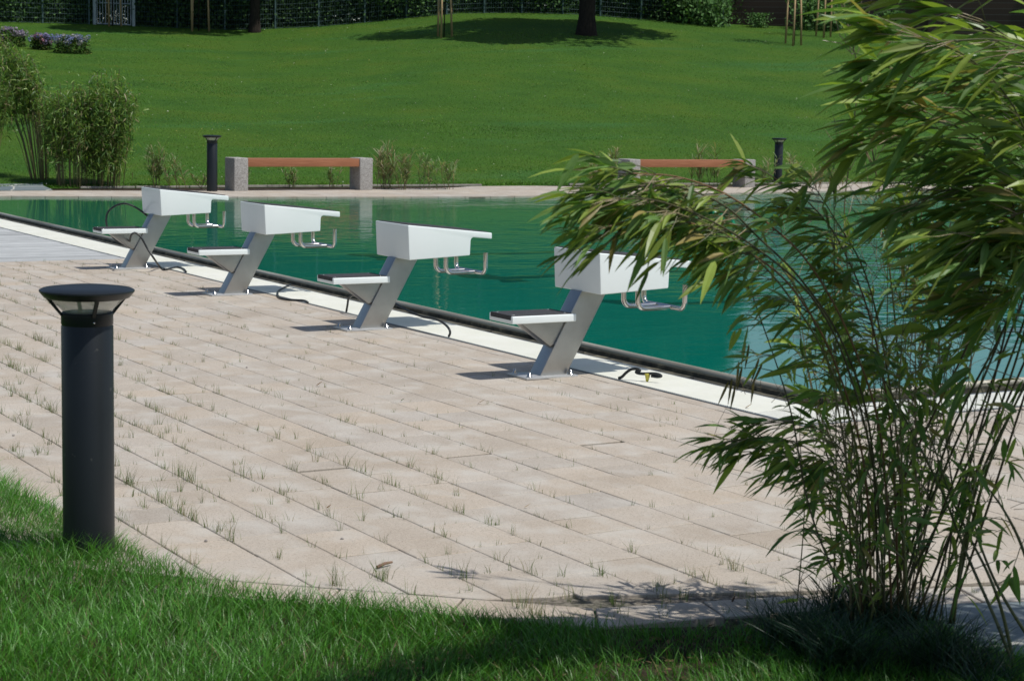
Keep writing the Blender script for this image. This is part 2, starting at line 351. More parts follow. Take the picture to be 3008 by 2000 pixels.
# ---- paving field of slabs
INNER = [(-8.6, -3.86), (3.19, -3.86), (3.60, -3.413), (3.955, -3.026), (4.24, -2.71), (4.534, -2.384), (4.621, -2.015), (4.723, -1.589), (4.86, -1.1), (4.97, -.8), (5.2, 0), (5.6, 2.0), (6.2, 6)]
def clip(poly, a, b):                     # keep the side left of a->b
    out = []; ax, ay = a; bx, by = b
    side = lambda p: (bx-ax)*(p[1]-ay)-(by-ay)*(p[0]-ax)
    for i in range(len(poly)):
        p, q_ = poly[i], poly[(i+1) % len(poly)]; sp_, sq = side(p), side(q_)
        if sp_ >= 0: out.append(p)
        if (sp_ >= 0) != (sq >= 0):
            t = sp_/(sp_-sq); out.append((p[0]+(q_[0]-p[0])*t, p[1]+(q_[1]-p[1])*t))
    return out
def slab(mb, poly, z, th=.05, ch=.0028, gap=.0024, tone=(1, 1, 1), tilt=(0, 0)):
    # inset polygon then chamfer
    if len(poly) < 3: return
    def inset(poly, d):
        n = len(poly); o = []
        for i in range(n):
            p0, p1, p2 = Vector(poly[i-1]), Vector(poly[i]), Vector(poly[(i+1) % n])
            e1 = (p1-p0); e2 = (p2-p1)
            if e1.length < 1e-5 or e2.length < 1e-5: return None
            n1 = Vector((-e1.y, e1.x)).normalized(); n2 = Vector((-e2.y, e2.x)).normalized()
            k = (n1+n2); 
            if k.length < .2: return None
            k.normalize(); o.append(tuple(p1+k*(d/max(.35, k.dot(n1)))))
        return o
    area = abs(sum(poly[i-1][0]*poly[i][1]-poly[i][0]*poly[i-1][1] for i in range(len(poly))))/2
    if area < .0025: return
    a = inset(poly, gap); b = inset(poly, gap+ch)
    if not a or not b: return
    cx = sum(p[0] for p in a)/len(a); cy = sum(p[1] for p in a)/len(a)
    zz = lambda p, o: z+o+(p[0]-cx)*tilt[0]+(p[1]-cy)*tilt[1]
    n = len(a)
    vs = [(p[0], p[1], z-th) for p in a]+[(p[0], p[1], zz(p, -ch)) for p in a]+[(p[0], p[1], zz(p, 0)) for p in b]
    fs = [(i, (i+1) % n, n+(i+1) % n, n+i) for i in range(n)]+[(n+i, n+(i+1) % n, 2*n+(i+1) % n, 2*n+i) for i in range(n)]+[tuple(range(2*n, 3*n))]
    mb.add(vs, fs, tone)
def tone():
    b = random.gauss(1, .032); w_ = random.gauss(0, .012); return (b+w_, b, b-w_*1.4)
rp_ = random.Random(5)
mb = MB(); JOINTS = []                     # joints remembered for the weeds
def field(mb, x0, x1, y0, y1, cw, clipin):
    nrow = int(round((y1-y0)/cw))
    for j in range(nrow):
        ya = y1-(j+1)*cw; yb = ya+cw; x = x0-rp_.random()*.4
        if clipin: JOINTS.append(('x', x0, x1, ya))
        while x < x1:
            L_ = rp_.choice((.375, .25, .3, .25)); xa, xb = max(x, x0), min(x+L_, x1); x += L_
            if xb-xa < .04: continue
            poly = [(xa+.0013, ya), (xb-.0013, ya), (xb-.0013, yb), (xa+.0013, yb)]
            if clipin:
                for a, b in zip(INNER, INNER[1:]):
                    poly = clip(poly, a, b)
                    if len(poly) < 3: break
                if x < x1: JOINTS.append(('y', x, ya, yb))
            slab(mb, poly, random.uniform(-.0010, .0010), tone=tone(), tilt=(random.gauss(0, .003), random.gauss(0, .004)), gap=.0019)
field(mb, -8.55, 2.06, -3.85, .40, .25, True)
field(mb, 2.06, 6.0, -3.85, 2.9, .25, True)
# edging course in front of the grating
x = -8.55
while x < 2.0:
    slab(mb, [(x, .40), (min(x+.5, 2.06), .40), (min(x+.5, 2.06), .50), (x, .50)], 0, tone=tone()); x += .5
# border course
def offs(pl, d):
    out = []
    for i, p in enumerate(pl):
        a = Vector(pl[max(i-1, 0)]); b = Vector(pl[min(i+1, len(pl)-1)]); t = (b-a).normalized(); out.append((p[0]+t.y*d, p[1]-t.x*d))
    return out
IN0 = offs(INNER, .002); OUT = offs(INNER, .205)
OUT[5] = (4.74, -2.50)
for i in range(2, len(INNER)-1):
    a, b, c_, d_ = Vector(IN0[i]), Vector(IN0[i+1]), Vector(OUT[i+1]), Vector(OUT[i])
    n = max(1, int(round((b-a).length/.36)))
    for k in range(n):
        t0, t1 = k/n, (k+1)/n
        slab(mb, [tuple(d_.lerp(c_, t0)), tuple(d_.lerp(c_, t1)), tuple(a.lerp(b, t1)), tuple(a.lerp(b, t0))], -.002, tone=tone(), gap=.005)
tag(mb.build('pavement', M['pave'], colors=True), kind='structure')
# bedding under the slabs
OUT2 = offs(INNER, .20); OUT2[5] = (4.735, -2.495)
pl = [(p[0], p[1], -.011) for p in OUT2]
bed = pl+[(2.06, 6, -.011), (2.06, .505, -.011), (-8.55, .505, -.011)]
mb = MB(); n = len(bed)
mb.prism([(p[0], p[1], -.5) for p in bed], bed)
tag(mb.build('paving_bed', M['joint']), kind='structure')
# timber deck, boards run across
mb = MB(); x = -8.56; 
while x > -24:
    wb = .115; b_ = random.gauss(1, .11); mb.box(x-wb, x, -9, .505, -.03, random.uniform(-.002, .002), (b_, b_, b_*1.01)); x -= wb+.012
tag(mb.build('wooden_deck', M['deck'], bevel=.003, seg=1, colors=True), kind='structure')
mb = MB(); mb.box(-24.4, -8.57, -9, .5, -.5, -.032); tag(mb.build('deck_base', M['gutter']), kind='structure')
# far terrace
def strip(name, a, b, z, mat, th=.4):
    mb = MB(); n = len(a)
    vs = [(p[0], p[1], z) for p in a]+[(p[0], p[1], z) for p in b]+[(p[0], p[1], z-th) for p in a]
    fs = [(i, i+1, n+i+1, n+i) for i in range(n-1)]+[(i, 2*n+i, 2*n+i+1, i+1) for i in range(n-1)]
    mb.add(vs, fs); return mb.build(name, mat)
BACK = [(-21.6, -6), (-21.6, 3.99), (-21.35, 5.2), (-21.45, 9.4), (-21.6, 11.3), (-22.2, 12.0), (-22.3, 13.5), (-21.7, 14.5), (-21.25, 15.4), (-21.5, 18.2), (-22.6, 21.5), (-22.9, 26), (-23, 40)]
M['pave2'] = M['pave']
# split terrace into slabs in courses
mb = MB(); 
def fx(tab, y):
    for (a, b), (c_, d_) in zip(tab, tab[1:]):
        if y <= d_: return a+(c_-a)*(y-b)/(d_-b)
    return tab[-1][0]
y = -5.9
while y < 38:
    ys = y; ye = y+.5
    ts = [0, .25, .5, .75, 1.0]
    for k in range(4):
        xa0, xa1 = fx(FAR, ys), fx(FAR, ye); xb0, xb1 = fx(BACK, ys), fx(BACK, ye)
        L0 = lambda t: xa0+(xb0-xa0)*t; L1 = lambda t: xa1+(xb1-xa1)*t
        slab(mb, [(L0(ts[k+1]), ys), (L0(ts[k]), ys), (L1(ts[k]), ye), (L1(ts[k+1]), ye)], 0, tone=tone(), gap=.004)
    y += .5
tag(mb.build('far_terrace', M['pave'], colors=True), kind='structure')
tag(strip('terrace_base', [(p[0]-.01, p[1]) for p in FAR], [(p[0], p[1]) for p in BACK], -.015, M['joint'], .5), kind='structure')
# planting bed soil and edging stones behind the terrace
tag(strip('flower_bed', [(p[0]+.02, p[1]) for p in BACK], [(-22.75, p[1]) for p in BACK], -.012, M['soil']), kind='structure')
mb = MB(); y = 4.4
KX = lambda y: -22.30 if y < 24 else -22.6
while y < 30:
    if not (12.0 < y < 13.6): mb.box(KX(y)-.06, KX(y), y, y+.98, -.2, .035+random.uniform(-.004, .004))
    y += 1.0
tag(mb.build('kerb', M['kerb'], bevel=.006), kind='structure')
# slate path far left and near right
mb = MB(); mb.prism([(-21.6, -6, -.3), (-21.6, 3.7, -.3), (-22.3, 3.75, -.3), (-23.4, 4.05, -.3), (-25.8, 4.1, -.3), (-28, 3.6, -.3), (-30, -6, -.3)],
                    [(-21.6, -6, .02), (-21.6, 3.7, .012), (-22.3, 3.75, .05), (-23.4, 4.05, .09), (-25.8, 4.1, .14), (-28, 3.6, .16), (-30, -6, .2)])
tag(mb.build('slate_path', M['slate']), kind='structure')
p1 = [at(2640, 1762), at(3200, 1752), at(3300, 2150), at(3010, 1925), at(2830, 1830)]
OB = offs(INNER, .21)
pth = [(OB[7][0]+.01, -1.45), (5.18, -1.47), (5.42, -1.55), (5.62, -1.50), (6.1, -1.6), (8, -1.2), (9, 6), (OB[12][0], 6), OB[11], OB[10], OB[9], OB[8]]
mb = MB(); mb.prism([(p[0], p[1], -.3) for p in pth], [(p[0], p[1], -.004) for p in pth]); tag(mb.build('slate_path', M['slate']), kind='structure')
# near soil and turf base
mb = MB(); pl = [(p[0], p[1]) for p in offs(INNER, .215)]
pts = [(-30, -4.0)]+pl[:6]+[(4.86, -2.15), (4.95, -1.7), (5.18, -1.465), (5.42, -1.545), (5.62, -1.495), (6.1, -1.595), (9, -1.2), (16, 4), (20, -14), (-30, -14)]
mb.prism([(p[0], p[1], -.4) for p in pts], [(p[0], p[1], -.012) for p in pts]); tag(mb.build('near_soil', M['soil']), kind='structure')

# ---- hill lawn
uu = np.linspace(-2600, 5200, 120); dd = np.concatenate([np.linspace(0, 1, 60)**1.1, np.linspace(1.05, 3, 14)])
V = []; nx, nd = len(uu), len(dd)
for u in uu:
    az = YAW+math.atan((u-1504)/(F*math.cos(PITCH)*1.008)); sx_ = math.sin(az); cy_ = math.cos(az)
    d0 = (CX+22.28)/max(-sx_, .22)
    for t in dd:
        d = d0+(DFAR-d0)*t if t > 0 else d0
        if t > 1: d = DFAR+(t-1)*80
        x, y = CX+sx_*d, CY+cy_*d
        V.append((x, y, H(x, y)+.03 if t > 0 else .0))
T = [(i*nd+j, i*nd+j+1, (i+1)*nd+j+1, (i+1)*nd+j) for i in range(nx-1) for j in range(nd-1)]
mb = MB(); mb.add(V, T); tag(mb.build('hill', M['turf'], smooth=True), kind='structure')

# ------------------------------------------------------------------ grass generators
def fnoise(x, y, s=1.0, seed=0):
    a = np.sin(x*1.7*s+seed)+np.sin(y*2.1*s+1.3*seed)+np.sin((x+y)*1.1*s+2.1*seed)+np.sin((x*.7-y*1.3)*2.7*s+seed*3)+.6*np.sin((x*3.9+y*2.3)*s*1.9+seed)
    return a/4.6
def blades(P, Hh, Wd, lean, az, colr, segs=2):
    """P (n,3) roots, Hh heights, Wd widths, lean horizontal reach, az lean azimuth -> V,T,C"""
    n = len(P); wa = az+np.pi/2+rng.normal(0, .7, n); wx = np.cos(wa)*Wd/2; wy = np.sin(wa)*Wd/2
    Vs = []; 
    for k in range(segs):
        t = k/segs; ww = (1-.45*t)
        cx = P[:, 0]+np.cos(az)*lean*t**1.8; cy = P[:, 1]+np.sin(az)*lean*t**1.8; cz = P[:, 2]+Hh*(t*1.12-.12*t*t)
        Vs.append(np.stack([cx-wx*ww, cy-wy*ww, cz], 1)); Vs.append(np.stack([cx+wx*ww, cy+wy*ww, cz], 1))
    Vs.append(np.stack([P[:, 0]+np.cos(az)*lean, P[:, 1]+np.sin(az)*lean, P[:, 2]+Hh], 1))
    m = len(Vs); V = np.stack(Vs, 1).reshape(-1, 3); T = []
    for k in range(segs-1): T += [(2*k, 2*k+1, 2*k+3), (2*k, 2*k+3, 2*k+2)]
    T.append((2*segs-2, 2*segs-1, 2*segs)); T = np.array(T)
    TT = (np.arange(n)[:, None, None]*m+T[None]).reshape(-1, 3)
    dk = np.concatenate([np.full(2, .55+.45*k/segs) for k in range(segs)]+[np.ones(1)*1.05])
    C = (colr[:, None, :]*np.ones((1, m, 1))).reshape(-1, 3)
    return V, TT, C
def grass_cols(n, x, y, base, var, straw=.04):
    b = np.array(base)[None]*(1+.25*fnoise(x, y, .9, 2)[:, None])*rng.uniform(1-var, 1+var, (n, 1))
    b = b*(1+rng.normal(0, .06, (n, 3)))
    st = rng.random(n) < straw; b[st] = np.array([.22, .20, .07])*rng.uniform(.6, 1.1, (st.sum(), 1)); return np.clip(b, .003, 1)
def inpoly(x, y, poly):
    r_ = np.zeros(len(x), bool); n = len(poly)
    for i in range(n):
        x1, y1 = poly[i-1][:2]; x2, y2 = poly[i][:2]
        c_ = ((y1 > y) != (y2 > y)) & (x < (x2-x1)*(y-y1)/(y2-y1+1e-12)+x1); r_ ^= c_
    return r_
# near lawn
lawn = [(-9, -3.66), (-2, -3.63), (1.9, -3.58), (2.6, -3.50), (3.25, -3.48), (3.66, -3.40), (3.95, -3.29), (4.13, -3.12), (4.34, -2.86), (4.56, -2.68), (4.68, -2.56)]+[(4.80, -2.42), (4.92, -2.2), (4.98, -1.95), (5.0, -1.62), (5.18, -1.50), (5.42, -1.58), (5.62, -1.53), (6.1, -1.62), (7, -1.6), (7.5, -5), (5, -7), (-9, -7)]
Nn = 420000
x = rng.uniform(-.5, 6.6, Nn); y = rng.uniform(-6.0, -1.4, Nn)
x = np.concatenate([x, rng.uniform(-9, -.5, 150000)]); y = np.concatenate([y, rng.uniform(-6.5, -3.4, 150000)])
k = inpoly(x, y, lawn); x, y = x[k], y[k]
dx, dy = x-CX, y-CY; f_ = dx*math.sin(YAW)+dy*math.cos(YAW); r_ = dx*math.cos(YAW)-dy*math.sin(YAW)
uu_ = 1504+F*r_/f_; vv_ = 1000+F*(math.tan(-PITCH)+CH/f_)   # cull what no nearby view sees
k = (uu_ > -2600) & (uu_ < 3900) & (vv_ < 2900); x, y, uu_, vv_, f_ = x[k], y[k], uu_[k], vv_[k], f_[k]
# bare litter patches round the clump
bare = np.exp(-(((x-5.2)/.16)**2+((y+2.62)/.22)**2))+.9*np.exp(-(((x-5.55)/.16)**2+((y+1.75)/.14)**2))+.8*np.exp(-(((x-5.02)/.12)**2+((y+2.35)/.2)**2))
thin = fnoise(x, y, 2.2, 5)
k = (rng.random(len(x)) > bare*.72) & (rng.random(len(x)) < .8+.25*thin)
x, y = x[k], y[k]; n = len(x)
hh = (.058+.014*fnoise(x, y, 1.6, 9)+.014*fnoise(x, y, 6, 3)+.05*np.exp(-((x-3.2)**2+(y+3.68)**2)/.035)+.014*np.clip((3.3-x)/1.5, 0, 1))*rng.uniform(.5, 1.35, n); az = fnoise(x, y, 1.3, 4)*3.5+rng.normal(0, 1.5, n)
P = np.stack([x, y, np.full(n, -.012)], 1)
V, T_, C_ = blades(P, np.maximum(hh, .02), rng.uniform(.0018, .0036, n)*np.where(x < 0, 2.2, 1), hh*rng.uniform(.25, 1.35, n), az, grass_cols(n, x, y, (.084, .240, .028), .42, .035), 3)
tag(npmesh('lawn_grass', V, T_, M['blade'], colr=C_), 'thick green lawn grass curving along the paving in the foreground', 'grass', kind='stuff')
# grass on the hill, thinner with distance
Nh = 620000
u = rng.uniform(-250, 3250, Nh); t = rng.random(Nh)**1.25
az_ = YAW+np.arctan((u-1504)/(F*math.cos(PITCH)*1.008)); sxx = np.sin(az_); cyy = np.cos(az_); d0 = (CX+22.33)/(-sxx)
d = d0+(DFAR-d0)*t; x = CX+sxx*d; y = CY+cyy*d
def Hn(x, y):
    dx, dy = x-CX, y-CY; f_ = dx*math.sin(YAW)+dy*math.cos(YAW); r_ = dx*math.cos(YAW)-dy*math.sin(YAW)
    u = 1504+F*math.cos(PITCH)*r_/f_*1.008; d = np.hypot(dx, dy); c_ = np.interp(u, [a for a, b in CREST], [b for a, b in CREST])
    rx = fw.x+RT.x*(u-1504)/F-UP.x*(c_-1000)/F; ry = fw.y+RT.y*(u-1504)/F-UP.y*(c_-1000)/F; rz = fw.z+RT.z*(u-1504)/F-UP.z*(c_-1000)/F
    zc = CH+DFAR*rz/np.hypot(rx, ry); sx = (CX-x)/d; d0 = (CX+22.2)/sx; t = np.clip((d-d0)/(DFAR-d0), 0, 1)
    bump = .05*np.sin(x*.31+y*.17)*np.sin(y*.23-x*.11)+.025*np.sin(x*.9+1.3)*np.sin(y*.7)
    return zc*t**1.12+bump*np.minimum(1, t*8)
z = Hn(x, y)+.02; n = Nh
long_ = np.clip(fnoise(x, y*.6, .35, 1)*1.5-.55, 0, 1)
hh = rng.uniform(.02, .055, n)*(1+.6*long_); az = rng.uniform(0, 6.28, n)
cb = grass_cols(n, x, y, (.096, .200, .018), .62, .06)
dep_ = (x-CX)*math.sin(YAW)+(y-CY)*math.cos(YAW); lat_ = (x-CX)*math.cos(YAW)-(y-CY)*math.sin(YAW)
stk = fnoise(dep_*.9, lat_*.22, 1.0, 8)[:, None]; cb = cb*(1+.22*stk)*(1-np.clip(stk, 0, 1)*np.array([.22, 0, -.8]))
yel = np.clip(fnoise(x*.4, y, .5, 7)*1.4, -1, 1)[:, None]; cb = cb*(1+yel*np.array([.28, .04, -.05])); 
cb = cb*(1-long_[:, None]*np.array([.38, .12, -.9]))
V, T_, C_ = blades(np.stack([x, y, z-.015], 1), hh, rng.uniform(.010, .02, n)*(.6+d/55), hh*rng.uniform(.2, 1.2, n), az, cb, 1)
tag(npmesh('hill_grass', V, T_, M['hblade'], colr=C_), 'mown green lawn covering the slope behind the pool', 'grass', kind='stuff')
# daisies in the hill lawn
n = 1500; k = rng.integers(0, Nh, n); P = np.stack([x[k], y[k], z[k]+.035], 1); s_ = rng.uniform(.008, .017, n)*(.7+d[k]/110)
a = rng.uniform(0, 6.28, n); V = np.stack([P+np.stack([np.cos(a+j*2.09)*s_, np.sin(a+j*2.09)*s_, rng.uniform(-.3, .6, n)*s_+s_*(.5 if j == 0 else 0)], 1) for j in range(3)], 1).reshape(-1, 3)
C_ = np.repeat(np.where(rng.random((n, 1)) < .8, np.array([[.62, .62, .55]]), np.array([[.5, .42, .12]])), 3, 0)
tag(npmesh('daisies', V, np.arange(3*n).reshape(-1, 3), M['petal'], colr=C_), 'tiny white daisies scattered over the sloping lawn', 'flowers', kind='stuff')
# weeds in the paving joints: tufts of fine blades
Pn, Hn_, Ln, An, Cn = [], [], [], [], []
def tuft(x, y, n, h, spread, z=-.018):
    for _ in range(n):
        a = random.uniform(0, 6.28); Pn.append((x+random.gauss(0, spread), y+random.gauss(0, spread*.5), z)); hh = h*random.uniform(.4, 1.15)
        Hn_.append(hh); Ln.append(hh*random.uniform(.1, .9)); An.append(a)
        g = random.uniform(.7, 1.15); Cn.append((.13*g, .19*g, .05*g) if random.random() < .82 else (.28*g, .22*g, .11*g))
for j in JOINTS:
    if j[0] == 'x':
        _, xa, xb, yy = j; L_ = xb-xa; nn = int(L_*30)
        for _ in range(nn):
            xx = random.uniform(xa, xb); near = math.exp(-((yy+3.0)/1.3)**2); dens = .22+.78*near*(.6+.4*math.sin(xx*2.3+yy*5))*(1 if xx > -3 else .6)
            dens *= (.45+.75*max(0, min(1, .5+.9*math.sin(xx*1.9+yy*3.1)*math.sin(xx*.83-yy*1.7))))*(1.15 if xx < 2.6 else .9)
            if xx < -5: dens += .2
            if random.random() < dens:
                big = random.random()**3; tuft(xx, yy, int(2+13*big*(.4+near)), .018+.056*big*(.4+near), .008+.018*big)
    else:
        _, xx, ya, yb = j; near = math.exp(-(((ya+yb)/2+3.0)/1.3)**2)
        for _ in range(4):
            if random.random() < .18+.55*near:
                big = random.random()**1.8; tuft(xx, random.uniform(ya, yb), int(2+9*big), .014+.046*big*(.4+near), .010)
for (u, v, h, nn) in [(990, 1720, .085, 34), (1765, 1690, .05, 30), (2160, 1675, .07, 30), (1800, 1765, .055, 26), (2010, 1752, .05, 16), (1935, 1720, .05, 18), (2190, 1715, .04, 14), (820, 1640, .05, 20), (640, 1560, .05, 24), (420, 1490, .05, 22),
                      (40, 1325, .05, 26), (110, 1330, .05, 24), (330, 1560, .05, 18), (60, 785, .05, 14), (85, 820, .05, 12), (1670, 1755, .05, 10), (1820, 1800, .05, 9), (1945, 1810, .05, 9), (2860, 1700, .04, 8)]:
    p = at(u, v); tuft(p.x, p.y, nn, h, .016)
P = np.array(Pn); n = len(P)
inb = inpoly(P[:, 0], P[:, 1], [(-8.6, -3.6)]+offs(INNER, .18)+[(2, 6), (2, .45), (-8.6, .45)])
P, hh, ln, az, cc = P[inb], np.array(Hn_)[inb], np.array(Ln)[inb], np.array(An)[inb], np.array(Cn)[inb]; n = len(P)
V, T_, C_ = blades(P, hh+.018, rng.uniform(.0012, .0026, n), ln, az, cc, 2)
tag(npmesh('joint_weeds', V, T_, M['blade'], colr=C_), 'small grass tufts growing in the joints of the beige paving', 'weeds', kind='stuff')

# ------------------------------------------------------------------ pool gutter: grating, channel, round coping
g = empty('overflow_gutter', (1.2, 1.2, 0)); tag(g, 'cream plastic grating and channel running along the pool edge under the starting blocks', 'pool gutter')
iv = Vector(g.location)
def put(mb): mb.v = [(p[0]-iv.x, p[1]-iv.y, p[2]-iv.z) for p in mb.v]; return mb
mb = MB()
x = -24.0
while x < 1.60: mb.box(x, x+.0135, .525, .925, -.016, .004); x += .02
for yy in (.55, .63, .71, .79, .87): mb.box(-24, 1.62, yy, yy+.012, -.020, -.001)
y = .525
while y < 14: mb.box(1.625, 2.03, y, y+.0135, -.016, .004); y += .02
for xx in (1.66, 1.74, 1.82, 1.90, 1.98): mb.box(xx, xx+.012, .525, 14, -.020, -.001)
gr = put(mb).build('grating', M['grate'], g)
mb = MB(); mb.box(-24, 1.62, .506, .93, -.12, -.075); mb.box(1.6, 2.045, .506, 14, -.12, -.075)
put(mb).build('channel_floor', M['flange'], g)
mb = MB(); mb.box(-24, 2.055, .506, .514, -.12, .003); mb.box(2.047, 2.055, .52, 14, -.12, .003); mb.box(-24, 1.60, .935, .950, -.14, .001); mb.box(1.585, 1.60, .955, 14, -.14, .001)
put(mb).build('channel_flange', M['flange'], g)
mb = MB(); mb.box(-24, 1.5, .95, 1.23, -.14, -.085); mb.box(1.27, 1.585, 1.23, 14, -.14, -.085); mb.box(-24, 1.28, 1.15, 1.224, -.084, -.048)
mb.box(-24, 1.4, 1.0, 1.03, -.085, -.045); mb.box(1.49, 1.52, 1.2, 14, -.085, -.045)
xq = -23.5
while xq < 1.3: mb.box(xq, xq+.03, .95, 1.10, -.085, -.02); xq += 1.25
mb.box(-24, 1.18, 1.226, 1.272, -.6, -.022); mb.box(1.235, 1.268, 1.30, 14, -.6, -.022)
put(mb).build('dark_channel', M['gutter'], g)
mb = MB(); rad = .026; zc_ = -.016
path = [(-24, 1.262, zc_)]+[(xx, 1.262, zc_) for xx in (-20, -16, -12, -8, -4, -2, 0, .9)]
for k in range(7):
    a = k/6*math.pi/2; path.append((1.08+.168*math.sin(a), 1.43-.168*math.cos(a), zc_))
path += [(1.248, yy, zc_) for yy in (2, 4, 8, 14)]
mb.tube(path, rad, 20); cp = put(mb).build('coping_pipe', M['coping'], g, smooth=True)
mb = MB(); mb.box(1.12, 1.22, 14, 40, -.5, .0); mb.box(1.22, 6, 14, 40, -.5, -.001)
tag(mb.build('side_terrace', M['kerb']), kind='structure')

# ------------------------------------------------------------------ starting blocks
def profile_prism(mb, prof, x0, x1):     # prof = (v, z) polygon, extruded along u
    mb.prism([(x0, a, b) for a, b in prof], [(x1, a, b) for a, b in prof])
def make_block():
    root = empty('starting_block', (0, 0, 0))
    W_ = .258
    prof = [(.398, .757), (1.085, .690), (1.085, .646), (.93, .660), (.915, .652), (.909, .638), (.905, .531), (.412, .508)]
    mb = MB(); profile_prism(mb, prof, -W_, W_); mb.build('platform', M['gel'], root, bevel=.010, seg=3, auto=True)
    top = lambda v: .757+(v-.398)*(.690-.757)/(.687)
    mb = MB(); profile_prism(mb, [(.415, top(.415)+.0065), (1.06, top(1.06)+.0065), (1.06, top(1.06)-.002), (.415, top(.415)-.002)], -W_+.022, W_-.022)
    mb.build('grip_mat', M['grip'], root, bevel=.002, seg=1)
    # step
    mb = MB(); profile_prism(mb, [(-.12, .385), (.325, .385), (.325, .340), (-.12, .340)], -.137, .137); mb.build('step', M['gel'], root, bevel=.007, seg=3, auto=True)
    mb = MB(); mb.box(-.121, .121, -.1215, .300, .362, .3905)
    mb.build('step_mat', M['grip'], root, bevel=.002, seg=1)
    for a in (-.095, .095):
        for b in (-.09, .265):
            mb = MB(); mb.lathe([(0, .0025), (.006, .002), (.007, 0)], 10, (a, b, .3905)); mb.build('screw', M['tube'], root, smooth=True)
    # column, leaning
    k = .28/.50
    mb = MB(); profile_prism(mb, [(.122, .012), (.312, .012), (.312+k*.5, .512), (.122+k*.5, .512)], -.062, .062); mb.build('column', M['steel'], root, bevel=.006, seg=3, auto=True)
    mb = MB(); profile_prism(mb, [(-.02, .341), (.122+k*.329-.002, .341), (.122+k*.20-.002, .20), (.20, .185)], -.05, .05); mb.build('step_bracket', M['steel'], root, bevel=.003, auto=True)
    mb = MB(); mb.box(-.115, .115, 0, .36, 0, .013); pl_ = mb.build('base_plate', M['plate'], root, bevel=.002, auto=True)
    for a in (-.085, .085):
        for b in (.035, .325):
            mb = MB(); mb.lathe([(.0, .044), (.006, .043), (.009, .038), (.010, .030), (.0125, .029), (.0125, .018), (.018, .017), (.018, .013)], 12, (a, b, 0)); mb.build('bolt', M['tube'], root, smooth=True)
    # starting grip: U bar plus two brackets
    def arc(c, r_, a0, a1, ax, ay, n=6):
        return [Vector(c)+Vector(ax)*(r_*math.cos(a0+(a1-a0)*i/n))+Vector(ay)*(r_*math.sin(a0+(a1-a0)*i/n)) for i in range(n+1)]
    zb = .392; vb = 1.055; hw = .222; rr = .045
    mb = MB(); pts = [(-hw, vb, .545)]+arc((-hw+rr, vb, zb+rr), rr, math.pi, 1.5*math.pi, (1, 0, 0), (0, 0, 1))+arc((hw-rr, vb, zb+rr), rr, -math.pi/2, 0, (1, 0, 0), (0, 0, 1))+[(hw, vb, .545)]
    mb.tube(pts, .0165, 14); mb.build('hand_grip', M['tube'], root, auto=True)
    for ux in (-.078, .078):
        mb = MB(); vs_ = .805; pts = [(ux, vs_, .528)]+arc((ux, vs_+.05, zb+.05), .05, math.pi, 1.5*math.pi, (0, 1, 0), (0, 0, 1))+[(ux, vb-.014, zb)]
        mb.tube(pts, .0165, 14); mb.build('grip_support', M['tube'], root, auto=True)
    return root
proto = make_block()
BL = [(0, 0, 0), (-2.49, .01, 0), (-5.02, -.01, 0), (-7.52, 0.0, 0)]
LB = ['white starting block nearest the camera, bamboo leaves hanging over its platform',
      'second nearest white starting block, a black cable arching across its column',
      'white starting block third from the camera, between the loop-cabled one and the arched-cable one',
      'farthest white starting block, black cable looping behind its step by the wooden deck']
for i, (x, y, a) in enumerate(BL):
    o = proto if i == 0 else copy_tree(proto)
    o.location = (x, y, 0); o.rotation_euler.z = a; tag(o, LB[i], 'starting block', 'starting blocks along the pool edge')

# ------------------------------------------------------------------ bollard lamps
def make_bollard():
    root = empty('bollard_lamp', (0, 0, 0))
    mb = MB(); mb.lathe([(0, -.05), (.0905, -.05), (.0905, .822), (.0885, .825), (.0885, .828), (.0905, .831), (.0905, .868), (.088, .871), (0, .871)], 48); mb.build('post', M['anth'], root, auto=True)
    mb = MB(); mb.lathe([(0, .964), (.10, .962), (.155, .955), (.1645, .950), (.165, .945), (.148, .924), (.140, .921), (0, .921)], 56); mb.build('cap', M['anth'], root, auto=True)
    mb = MB(); mb.lathe([(.078, .869), (.131, .9205)], 40); mb.build('lamp_glass', M['glass'], root, smooth=True)
    mb = MB(); mb.lathe([(.0, .874), (.05, .8735), (.055, .8715)], 24); mb.build('reflector', M['refl'], root, smooth=True)
    A0 = math.atan2(CAMP.y+3.629, CAMP.x-3.135)
    for k in range(4):
        a = k*math.pi/2+A0+.25; c, s = math.cos(a), math.sin(a)
        mb = MB(); t = Vector((-s, c, 0))*.006
        def pt(r_, z): return Vector((c*r_, s*r_, z))
        A = [pt(.082, .86)-t, pt(.082, .86)+t, pt(.0925, .86)+t, pt(.0925, .86)-t]; B = [pt(.130, .924)-t, pt(.130, .924)+t, pt(.145, .924)+t, pt(.145, .924)-t]
        mb.prism(A, B); mb.build('strut', M['anth'], root)
    mb = MB(); mb.lathe([(0, .006), (.003, .005), (.0045, .002), (.0045, -.004)], 12)
    o = mb.build('screw', M['tube'], root, smooth=True); o.rotation_euler = (R(90), 0, R(90)); v = (CAMP-Vector((3.135, -3.629, 0))); a = math.atan2(v.y, v.x)+.25
    o.rotation_euler = (0, R(90), a); o.location = (.0905*math.cos(a), .0905*math.sin(a), .842)
    return root
pb = make_bollard()
for i, (x, y, z, lb) in enumerate([(3.135, -3.629, 0, 'tall dark grey bollard lamp standing in the foreground grass beside the paving'),
                                   (-21.07, 6.333, 0, 'dark grey bollard lamp left of the fully visible bench across the pool'),
                                   (-22.42, 19.75, .02, 'dark grey bollard lamp right of the bench half hidden by bamboo leaves')]):
    o = pb if i == 0 else copy_tree(pb); o.location = (x, y, z); o.rotation_euler.z = i*.3
    if i: 
        for c in children(o):
            if c.name.startswith('screw'): bpy.data.objects.remove(c)
    tag(o, lb, 'bollard lamp', 'bollard lamps')

